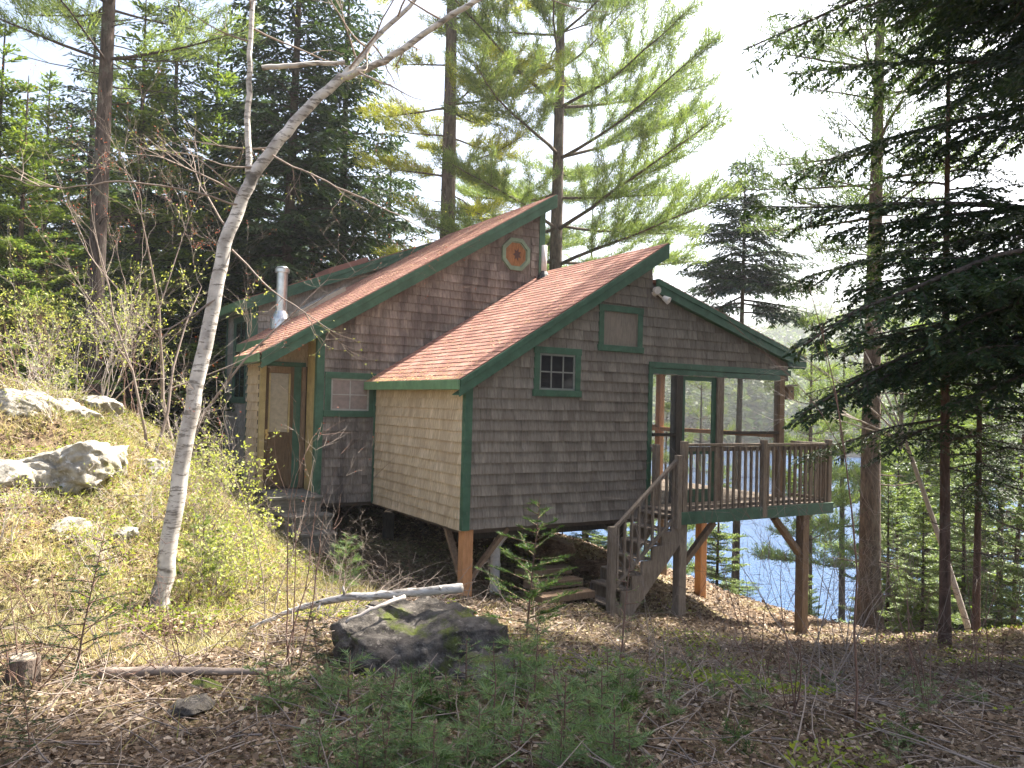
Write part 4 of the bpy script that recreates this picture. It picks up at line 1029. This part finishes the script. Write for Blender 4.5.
for i, (px, d, h_, lab) in enumerate(((120, 5.6, .8, 'thin bare brush left of the birch foot'), (185, 5.2, .7, 'thin bare brush before the birch foot'), (660, 5.4, .8, 'thin bare brush right of the bare topped sapling'), (930, 5.2, 1.3, 'bare forked brush low at right'), (845, 7.6, 1.6, 'tall bare brush at the lake rim behind the right deck post'), (800, 4.4, .9, 'low bare brush at the bottom right'), (330, 7.4, .9, 'bare grey brush behind the fallen log'), (60, 6.4, .8, 'bare brush on the lower bank at left'), (360, 9.8, .9, 'bare brush beside the entry steps'))):
    bare('shrub', lab, 'shrub', place(px, d), 120 + i, h_, .006, 7, 3, .1, M_TWIGR if i % 2 else M_TWIG, None, 0, fan=.5, kids=(1, 3))
bare('shrub', 'bare twiggy brush at the left edge of the foreground', 'shrub', place(30, 4.6), 101, .9, .008, 5, 2, .1, M_TWIGR, None, 0, fan=.6)
for i, (px, d, h_, lab, bd) in enumerate(((10, 7.4, .6, 'low twiggy shrub below the rocks at the left edge', M_BUD), (115, 7.6, .55, 'low budding shrub on the bank left of the birch', M_BUD), (55, 9.4, .6, 'twiggy shrub between the bank rocks', M_BUD), (150, 8.8, .7, 'pale twiggy shrub just left of the birch', M_BUD), (25, 10.4, .8, 'pale twiggy shrub on the upper bank', M_BUD), (175, 11.4, 1.1, 'pale twiggy shrub behind the birch on the bank', M_BUD))):
    bare('shrub', lab, 'shrub', place(px, d), 140 + i, h_, .006, 9, 3, .1, M_TWIGP, bd, 350, .034, .55, fan=.6, kids=(2, 4))
# dead fallen top with pale twigs right of the deck
def deadtop():
    o = thing('dead_tree', 'fallen dead treetop with pale fanned twigs right of the birdhouse', 'dead tree', tuple(at(905, 440, 13)))
    rng = np.random.default_rng(8); tb = Tubes(); b = at(905, 440, 13)
    for e in ((800, 395, 12.5), (815, 350, 13), (835, 340, 13.5), (875, 325, 13), (850, 315, 13.4), (812, 425, 12.6), (960, 330, 13)):
        v = at(*e) - b; branch(tb, (0, 0, 0), v, np.linalg.norm(v), .020, 2, rng, .05, .05, .45, (4, 7))
    e_ = np.array(gp(975, 13.2)) - b - np.array([0, 0, .15]); tb.add(np.linspace(0, 1, 8)[:, None] * e_[None] + np.sin(np.linspace(0, 3.14, 8))[:, None] * np.array([[.05, .05, .12]]), np.linspace(.03, .055, 8), 8)
    link('branches', tb.mesh('branches'), M_TWIGP, o)
deadtop()

# ------------------------------------------------------------ small evergreens
def seedling(kind, h, seed, nl=.035, nw=.004, wd=.4, lm=16, dens=1.0):
    rng = np.random.default_rng(seed); tb = Tubes(); P = []; D = []; Ls = []
    T = curve((0, 0, -.05), (rng.normal() * .05, rng.normal() * .05, 1), h + .05, 7, .1, .03, rng); tb.add(T, np.linspace(.0035 + h * .006, .002, 7), 6)
    for i in range(lm):
        q = .12 + .85 * i / lm; f = q * 6; j = min(int(f), 5); p = T[j] + (T[j + 1] - T[j]) * (f - j); az = i * 2.4 + rng.normal() * .3
        L = h * wd * (1 - q) ** .7 * rng.uniform(.7, 1.15) + .03; B = curve(p, (math.cos(az), math.sin(az), rng.uniform(.05, .5)), L, 5, .1 if kind != 'hem' else -.3, .09, rng); tb.add(B, np.linspace(.0028, .001, 5) * (1 + h), 4)
        subs = [B]
        for k in range(int(L / .055)):
            t_ = rng.uniform(.25, .95) * 4; j = min(int(t_), 3); b = B[j] + (B[j + 1] - B[j]) * (t_ - j); td = unit(B[j + 1] - B[j]); s_ = np.array([-td[1], td[0], 0]) * (1 if k % 2 else -1)
            l = L * .4 * rng.uniform(.5, 1) * (1 - t_ / 5.5); subs.append(curve(b, td + s_ * rng.uniform(.6, 1), l + .02, 4, 0, .06, rng))
        for C in subs:
            l = np.linalg.norm(C[-1] - C[0]); n = max(8, int(l / .0035 * dens)); g = rng.random(n) * (len(C) - 1.001); j = g.astype(int); c = C[j] + (C[j + 1] - C[j]) * (g - j)[:, None]; cd = unit(C[j + 1] - C[j])
            lat = unit(np.cross(cd, [0, 0, 1.0])) * rng.choice([-1, 1], (n, 1))
            if kind == 'pine': dv = cd * .9 + rng.normal(size=(n, 3)) * .6 + np.array([0, 0, .2])
            elif kind == 'hem': dv = cd * .5 + lat * .8 + rng.normal(size=(n, 3)) * .2
            else: dv = cd * .6 + lat * .8 + rng.normal(size=(n, 3)) * .35 + np.array([0, 0, .3])
            P.append(c); D.append(dv); Ls.append(rng.uniform(.6, 1.2, n) * nl)
    P = np.concatenate(P); cm = blades('foliage', P, np.concatenate(D), np.concatenate(Ls), nw, rng=rng)
    return tb.mesh('stem'), cm
def sprout(name, label, cat, loc, ms, mat, group=None, rz=0, sc=1.0, stem=M_TWIGR):
    o = thing(name, label, cat, loc, rz, group); o.scale = (sc,) * 3; link('stem', ms[0], stem, o); link('foliage', ms[1], mat, o); return o
sA = seedling('fir', 1.45, 201, .040, .0075, .48, 34, .9)
sprout('hemlock_sapling', 'young fir standing in front of the drain pipe and the stairs', 'sapling', place(532, 8.0), sA, M_FIR)
sB = seedling('hem', 1.0, 202, .030, .006, .42, 26, .9)
sprout('hemlock_sapling', 'thin young hemlock in the left foreground before the sunlit bank', 'sapling', place(86, 5.0), sB, M_HEM, sc=.95)
sprout('hemlock_sapling', 'young evergreen under the near block left of the corner post', 'sapling', place(415, 11.5), sB, M_HEM, rz=2, sc=.75)
sprout('pine_sapling', 'soft young pine beside the entry steps', 'sapling', place(350, 9.5), seedling('pine', .7, 203, .07, .005, .5, 20, 1.2), M_SEED)
sprout('pine_sapling', 'bright young pine at the foot of the birch on its right', 'sapling', place(205, 8.0), seedling('pine', .75, 204, .08, .005, .4, 18, 1.2), M_FIRL)
sprout('fir_sapling', 'small pale tipped fir in front of the boulder', 'sapling', place(474, 4.7), seedling('fir', .34, 205, .022, .004, .5, 16, 1.3), M_SEED, sc=1.0)
sprout('pine_sapling', 'small upright pine right of the boulder in the foreground', 'sapling', place(540, 4.3), seedling('pine', .48, 206, .06, .0035, .35, 16, 1.3), M_SEED)
sprout('bare_topped_sapling', 'thin young conifer with a tall bare leader in front of the stairs', 'sapling', place(622, 5.2), seedling('fir', .95, 207, .018, .003, .2, 12, .8), M_SEED)
sprout('hemlock_sapling', 'hemlock bough low at the bottom left corner', 'sapling', place(-10, 3.6), sB, M_FIR, rz=1.2, sc=.62)
sprout('hemlock_sapling', 'hemlock seedling left of the boulder', 'sapling', place(330, 4.9), sB, M_HEM, rz=3.2, sc=.6)
sprout('hemlock_sapling', 'hemlock bough just right of the bottom left corner', 'sapling', place(45, 3.5), sB, M_FIR, rz=4.0, sc=.42)
sprout('hemlock_sapling', 'small hemlock before the cut stump', 'sapling', place(-25, 4.3), sB, M_FIR, rz=5.2, sc=.6)
sds = [seedling('pine', .30, 210, .055, .0042, .5, 12, 1.2), seedling('fir', .28, 211, .024, .0048, .6, 14, 1.2), seedling('fir', .36, 212, .026, .0048, .5, 15, 1.2), seedling('pine', .22, 213, .06, .0042, .6, 10, 1.3)]
R5 = random.Random(9); done = 0
while done < 105:
    px = R5.gauss(470, 150) if done < 75 else R5.uniform(640, 1000); d = R5.uniform(3.2, 4.7)
    if px < 270 or px > 1010: continue
    if done >= 75: d = R5.uniform(3.3, 6.5)
    if done < 75 and px > 640: continue
    x, y, z = gp(px, d); ms = sds[R5.randrange(4)]
    o = sprout('evergreen_seedling', 'knee high evergreen seedling in the foreground thicket' if done < 75 else 'scattered evergreen seedling in the shaded right foreground', 'seedling', (x, y, z - .01), ms, M_SEED if R5.random() < .75 else M_FIR,
               'evergreen seedlings in the foreground thicket' if done < 75 else 'seedlings scattered at right', R5.random() * 6, R5.uniform(.4, 1.25) * (.7 if done >= 75 else 1))
    done += 1

# ------------------------------------------------------------ boulders, stump, logs
def rock(name, label, loc, size, seed, mat, sub=5, rough=.28, rz=0, flat=0, cat='boulder'):
    import bmesh
    bm = bmesh.new(); bmesh.ops.create_icosphere(bm, subdivisions=sub, radius=1)
    V = np.array([v.co for v in bm.verts]); rng = np.random.default_rng(seed)
    for _ in range(26):                                        # plane cuts give facets
        n = unit(rng.normal(size=3)); c = rng.uniform(.5, .88); d = V @ n; V -= np.maximum(0, d - c)[:, None] * n
    r = 1 + rough * .55 * (fbm(V[:, 0] * 1.6 + V[:, 2] * 1.1 + seed, V[:, 1] * 1.6 - V[:, 2] * .9, 5, seed)) + .12 * fbm(V[:, 0] * 7 + V[:, 2] * 5, V[:, 1] * 7 + V[:, 2] * 4, 3, seed + 3)
    V = V * r[:, None] * np.array(size)
    if flat: V[:, 2] = np.where(V[:, 2] > flat, flat + (V[:, 2] - flat) * .15, V[:, 2])
    for v, c in zip(bm.verts, V): v.co = c
    me = bpy.data.meshes.new(name); bm.to_mesh(me); bm.free(); o = smooth(link(name, me, mat)); o.location = loc; o.rotation_euler = (0, 0, rz)
    tag(o, label, cat); return o
x, y, z = gp(432, 5.9); rock('boulder', 'large dark mossy boulder under the fallen white log in the foreground', (x, y, z + .08), (.74, .66, .62), 4, M_ROCK, 6, .55, .4)
x, y, z = gp(500, 5.5); rock('boulder', 'lower boulder adjoining the large dark boulder on its right', (x, y, z - .1), (.36, .4, .32), 9, M_ROCK, 5, .5, .2)
x, y, z = gp(75, 9.0); rock('boulder', 'pale sunlit boulder in the left bank', (x, y, z - .12), (.85, .6, .42), 12, M_ROCKP, 6, .45, .9)
x, y, z = gp(20, 9.6); rock('boulder', 'pale rock ledge at the left edge of the bank', (x, y, z - .1), (.6, .5, .3), 15, M_ROCKP, 6, .45, .3)
x, y, z = gp(95, 11.4); rock('boulder', 'pale rock on the bank top before the bare pine', (x, y, z - .05), (.45, .4, .3), 16, M_ROCKP, 5, .45, .6)
for i, (px, d, sz, dz, lab) in enumerate(((45, 8.6, (.55, .4, .34), .05, 'jagged pale rock left of the sunlit boulder'), (100, 9.4, (.5, .45, .3), .02, 'pale rock just behind the sunlit boulder'), (62, 10.3, (.6, .5, .3), .0, 'low pale ledge between the sunlit boulder and the bank top'), (10, 8.3, (.5, .4, .3), 0, 'pale rock at the left edge below the ledge'), (72, 8.1, (.35, .3, .22), .0, 'brown faced block under the sunlit boulder'), (150, 10.2, (.35, .3, .2), 0, 'small pale rock left of the birch on the bank'), (30, 11.6, (.4, .35, .22), 0, 'small pale rock on the bank top at left'))):
    x, y, z = gp(px, d); rock('boulder', lab, (x, y, z + dz - .06), sz, 40 + i, M_ROCKP, 5, .4, i * 1.1)
x, y, z = gp(120, 8.4); rock('boulder', 'half buried pale rock below the sunlit boulder', (x, y, z - .15), (.4, .35, .22), 17, M_ROCKP, 5, .45, 1.6)
x, y, z = gp(200, 4.35); rock('flat_stone', 'flat grey stone lying in the dead leaves at lower left', (x, y, z + .03), (.17, .13, .065), 21, M_ROCK, 4, .2, .5, .03, 'stone')
x, y, z = gp(345, 8.2); rock('boulder', 'dark rock left of the fallen log behind the bare stems', (x - .3, y, z - .05), (.35, .3, .25), 23, M_ROCK, 5, .3, .5)
rock('boulder', 'brown boulder under the near block', (3.1, 2.4, h1(3.1, 2.4) + .1), (.75, .6, .45), 24, M_ROCKB, 5, .3, .4)
rock('boulder', 'long brown rock ledge under the stairs side of the wall', (3.7, 1.6, h1(3.7, 1.6) - .0), (.8, .6, .35), 26, M_ROCKB, 5, .3, .1)
x, y, z = gp(215, 4.9); rock('boulder', 'mossy stone beside the ground log', (x, y, z - .02), (.16, .14, .09), 27, m_rock('mossy_rock', True, thr=.35), 4, .3, cat='stone')
x, y, z = gp(300, 4.5); rock('boulder', 'mossy hump of stone left of the seedling thicket', (x, y, z - .04), (.25, .2, .12), 28, bpy.data.materials['mossy_rock'], 4, .3, cat='stone')
def log(name, label, pts, rads, mat, stubs=0, seed=1):
    P = np.array([at(*p) for p in pts]); b = P[0].copy(); t0 = np.arange(len(P)); t1 = np.linspace(0, len(P) - 1, 6 * (len(P) - 1) + 1)
    Q = np.stack([np.interp(t1, t0, P[:, i]) for i in range(3)], 1) - b; rng = np.random.default_rng(seed)
    for _ in range(2): Q[1:-1] = (Q[:-2] + 2 * Q[1:-1] + Q[2:]) / 4
    Q += rng.normal(size=Q.shape) * .004; mb = MB(); mb.tube(Q, np.interp(t1, t0, rads), 10)
    for _ in range(stubs):
        i = rng.integers(2, len(Q) - 1); d = unit(rng.normal(size=3) + np.array([0, 0, .4])); mb.tube([Q[i], Q[i] + d * rng.uniform(.04, .10)], [.012, .008], 6)
    o = thing(name, label, 'log', tuple(b)); mb.build('wood', mat, o, sm=True); return o
log('fallen_log', 'white birch log lying over the top of the dark boulder', [(250, 628, 6.5), (300, 607, 6.3), (345, 597, 6.2), (400, 594, 6.1), (462, 588, 6.0)], [.012, .022, .03, .033, .036], M_BIRCH, 6, 5)
log('fallen_branch', 'pale broken branch propped below the white birch log', [(345, 622, 5.7), (375, 608, 5.8), (405, 597, 6.0)], [.012, .014, .018], M_TWIGP, 2, 6)
x0, y0, z0 = gp(110, 5.0); x1_, y1_, z1_ = gp(272, 5.15)
mb = MB(); nn = 12; mb.tube([((x1_ - x0) * t_, (y1_ - y0) * t_, (h1(x0 + (x1_ - x0) * t_, y0 + (y1_ - y0) * t_) - z0) * .4 + .05) for t_ in np.linspace(0, 1, nn)], np.linspace(.035, .02, nn), 9)
o = thing('fallen_log', 'thin grey log lying flat among the dead leaves at lower left', 'log', (x0, y0, z0)); mb.build('wood', M_TWIG, o, sm=True)
x, y, z = gp(33, 4.75); mb = MB(); mb.tube([(0, 0, -.1), (0, 0, .0), (.01, 0, .16), (.01, 0, .165)], [.13, .10, .085, .08], 16)
o = thing('stump', 'small cut stump with a pale top at the left edge', 'stump', (x, y, z)); mb.build('stump_bark', M_BARK, o)
mb = MB(); mb.tube([(.01, 0, .165), (.01, 0, .170)], [.078, .076], 16); mb.build('cut_face', m_wood('cut_face_wood', (.30, .25, .18), (.42, .36, .27)), o)

# ------------------------------------------------------------ litter, grass, twigs on the ground
def scatter(n, rmin, rmax, seed, amin=-.75, amax=.75, pw=1.0):
    rng = np.random.default_rng(seed); fw = CM @ np.array([0, 0, -1.0]); base = math.atan2(fw[1], fw[0])
    r = rmin + (rmax - rmin) * rng.random(n) ** pw; a = base + rng.uniform(amin, amax, n)
    x = CP[0] + r * np.cos(a); y = CP[1] + r * np.sin(a); return x, y, H(x, y), rng, r
def rock_free(x, y): return np.ones(len(x), bool)
x, y, z, rng, r = scatter(260000, 1.8, 20, 301, -.85, .85, 1.15)
ok = z > -5.8; x, y, z, r = x[ok], y[ok], z[ok], r[ok]; n = len(x)
D = np.stack([rng.normal(size=n), rng.normal(size=n), rng.normal(size=n) * .28], 1)
L = rng.uniform(.012, .036, n) * (1 + r * .10)
me = blades('leaf_litter', np.stack([x, y, z + rng.uniform(0, .03, n)], 1), D, L, L * .6, rng.random(n) ** 1.3, side=np.stack([rng.normal(size=n) * .5, rng.normal(size=n) * .5, np.ones(n)], 1), rng=rng, leaf=True)
tag(link('leaf_litter', me, M_LITTER), 'brown and pale dead leaves covering the forest floor', 'dead leaves', kind='stuff')
# dry grass, thick on the sunny bank at left
x, y, z, rng, r = scatter(170000, 4, 16, 302, -.2, .8, .9)
px_d = (x - CP[0]) * -.8519 + (y - CP[1]) * .523           # minus the sideways distance
keep = (fbm(x * .7, y * .7, 3, 21) + np.clip((px_d - 1.2) * .35, -1, .5) > .05) & (x < -1.7) & (y + 1.6 * fbm(x * .8, y * .8, 3, 71) > -3.1) | (rng.random(len(x)) < .03)
x, y, z = x[keep], y[keep], z[keep]; n = len(x)
D = np.stack([rng.normal(size=n) * .6, rng.normal(size=n) * .6, rng.uniform(.3, 1, n)], 1)
me = blades('dry_grass', np.stack([x, y, z - .01], 1), D, rng.uniform(.05, .22, n), .008, rng.random(n), rng=rng)
tag(link('dry_grass', me, M_GRASS), 'straw coloured dry grass on the sunny left bank', 'grass', kind='stuff')
x, y, z, rng, r = scatter(120000, 3, 15, 303, -.7, .8, 1)
left = (x < -2.0) & (y + 1.6 * fbm(x * .8, y * .8, 3, 72) > -3.0) & (fbm(x * .9, y * .9, 3, 33) > .05) & ((x - CP[0]) * -.8519 + (y - CP[1]) * .523 > .6) & (r > 6.2)
oth = (fbm(x * .8, y * .8, 3, 44) > .22) & ((x > -3.5) | (y > -4.5))
keep = left | (oth & (rng.random(len(x)) < .5)); x, y, z = x[keep], y[keep], z[keep]; n = len(x)
D = np.stack([rng.normal(size=n), rng.normal(size=n), rng.uniform(.1, .9, n)], 1)
L = rng.uniform(.02, .05, n)
me = blades('ground_herbs', np.stack([x, y, z + rng.uniform(0, .08, n)], 1), D, L, L * .55, rng.random(n), rng=rng, leaf=True)
tag(link('ground_herbs', me, M_HERB), 'small yellow green herbs and moss sprigs over the ground', 'ground cover', kind='stuff')
# brown needles and stalks matted over the ground
x, y, z, rng, r = scatter(200000, 1.8, 14, 305, -.8, .8, 1.0)
n = len(x); D = np.stack([rng.normal(size=n), rng.normal(size=n), rng.uniform(-.05, .35, n) ** 1], 1)
me = blades('needle_litter', np.stack([x, y, z + rng.uniform(0, .02, n)], 1), D, rng.uniform(.03, .11, n), .0028 * (1 + r * .12), rng.random(n), rng=rng)
tag(link('needle_litter', me, M_LITTER), 'brown needles and dead stalks matted on the ground', 'needles', kind='stuff')
# loose twigs
tb = Tubes(); x, y, z, rng, r = scatter(2600, 2.6, 11, 304, -.75, .75, 1)
for i in range(len(x)):
    a = rng.random() * 6.28; L = rng.uniform(.12, .6); d = (math.cos(a), math.sin(a), rng.uniform(-.05, .35))
    tb.add(curve((x[i], y[i], z[i] + .02), d, L, 4, -.1, .15, rng), np.linspace(.0045, .0018, 4) * rng.uniform(.6, 1.5), 3)
tag(link('fallen_twigs', tb.mesh('twigs'), M_TWIG), 'grey fallen twigs littering the ground', 'twigs', kind='stuff')
# brush pile above the boulder
rng = np.random.default_rng(310); tb = Tubes(); bx, by, bz = gp(390, 6.6)
for i in range(90):
    p = (rng.normal() * .45, rng.normal() * .3, rng.uniform(0, .2)); branch(tb, p, (rng.normal(), rng.normal(), rng.uniform(-.1, .5)), rng.uniform(.25, .7), .005, 1, rng, 0, .2, .6, (1, 3))
o = link('brush_pile', tb.mesh('brush'), M_TWIG); o.location = (bx, by, bz + .1); tag(o, 'pile of bare grey brush behind the white log', 'brush')
# needles and leaves caught on the red roofs
rng = np.random.default_rng(320); P = []; D = []
for (xa, xb, ya, yb, zf, n, pw) in ((-.19, 3.5, -.1, 3.4, zB, 1500, 3.0), (-2.1, 3.5, 3.3, 5.0, zA, 1500, 1.6), (-1.4, 3.5, 5.0, 7.9, zA, 1400, 1.2)):
    t_ = rng.random(n) ** pw; X = xa + (xb - xa) * t_; Y = ya + (yb - ya) * rng.random(n); P.append(np.stack([X, Y, zf(X) + .016], 1)); D.append(np.stack([rng.normal(size=n), rng.normal(size=n), rng.normal(size=n) * .1 + .0], 1) + 0)
P = np.concatenate(P); D = np.concatenate(D); D[:, 2] += D[:, 0] * .62
me = blades('roof_litter', P, D, rng.uniform(.03, .07, len(P)), .018, rng=rng, side=np.tile([-.53, 0, .85], (len(P), 1)), leaf=True)
tag(link('roof_litter', me, M_ROOFL), 'orange brown needles and leaves caught on the red roofs', 'dead leaves', kind='stuff') if 'M_ROOFL' in globals() else tag(link('roof_litter', me, m_leaf('roof_leaves', [(.45, .27, .12), (.60, .40, .20), (.70, .52, .33)], .1, (1, .8, .5), .7)), 'orange brown needles and leaves caught on the red roofs', 'dead leaves', kind='stuff')
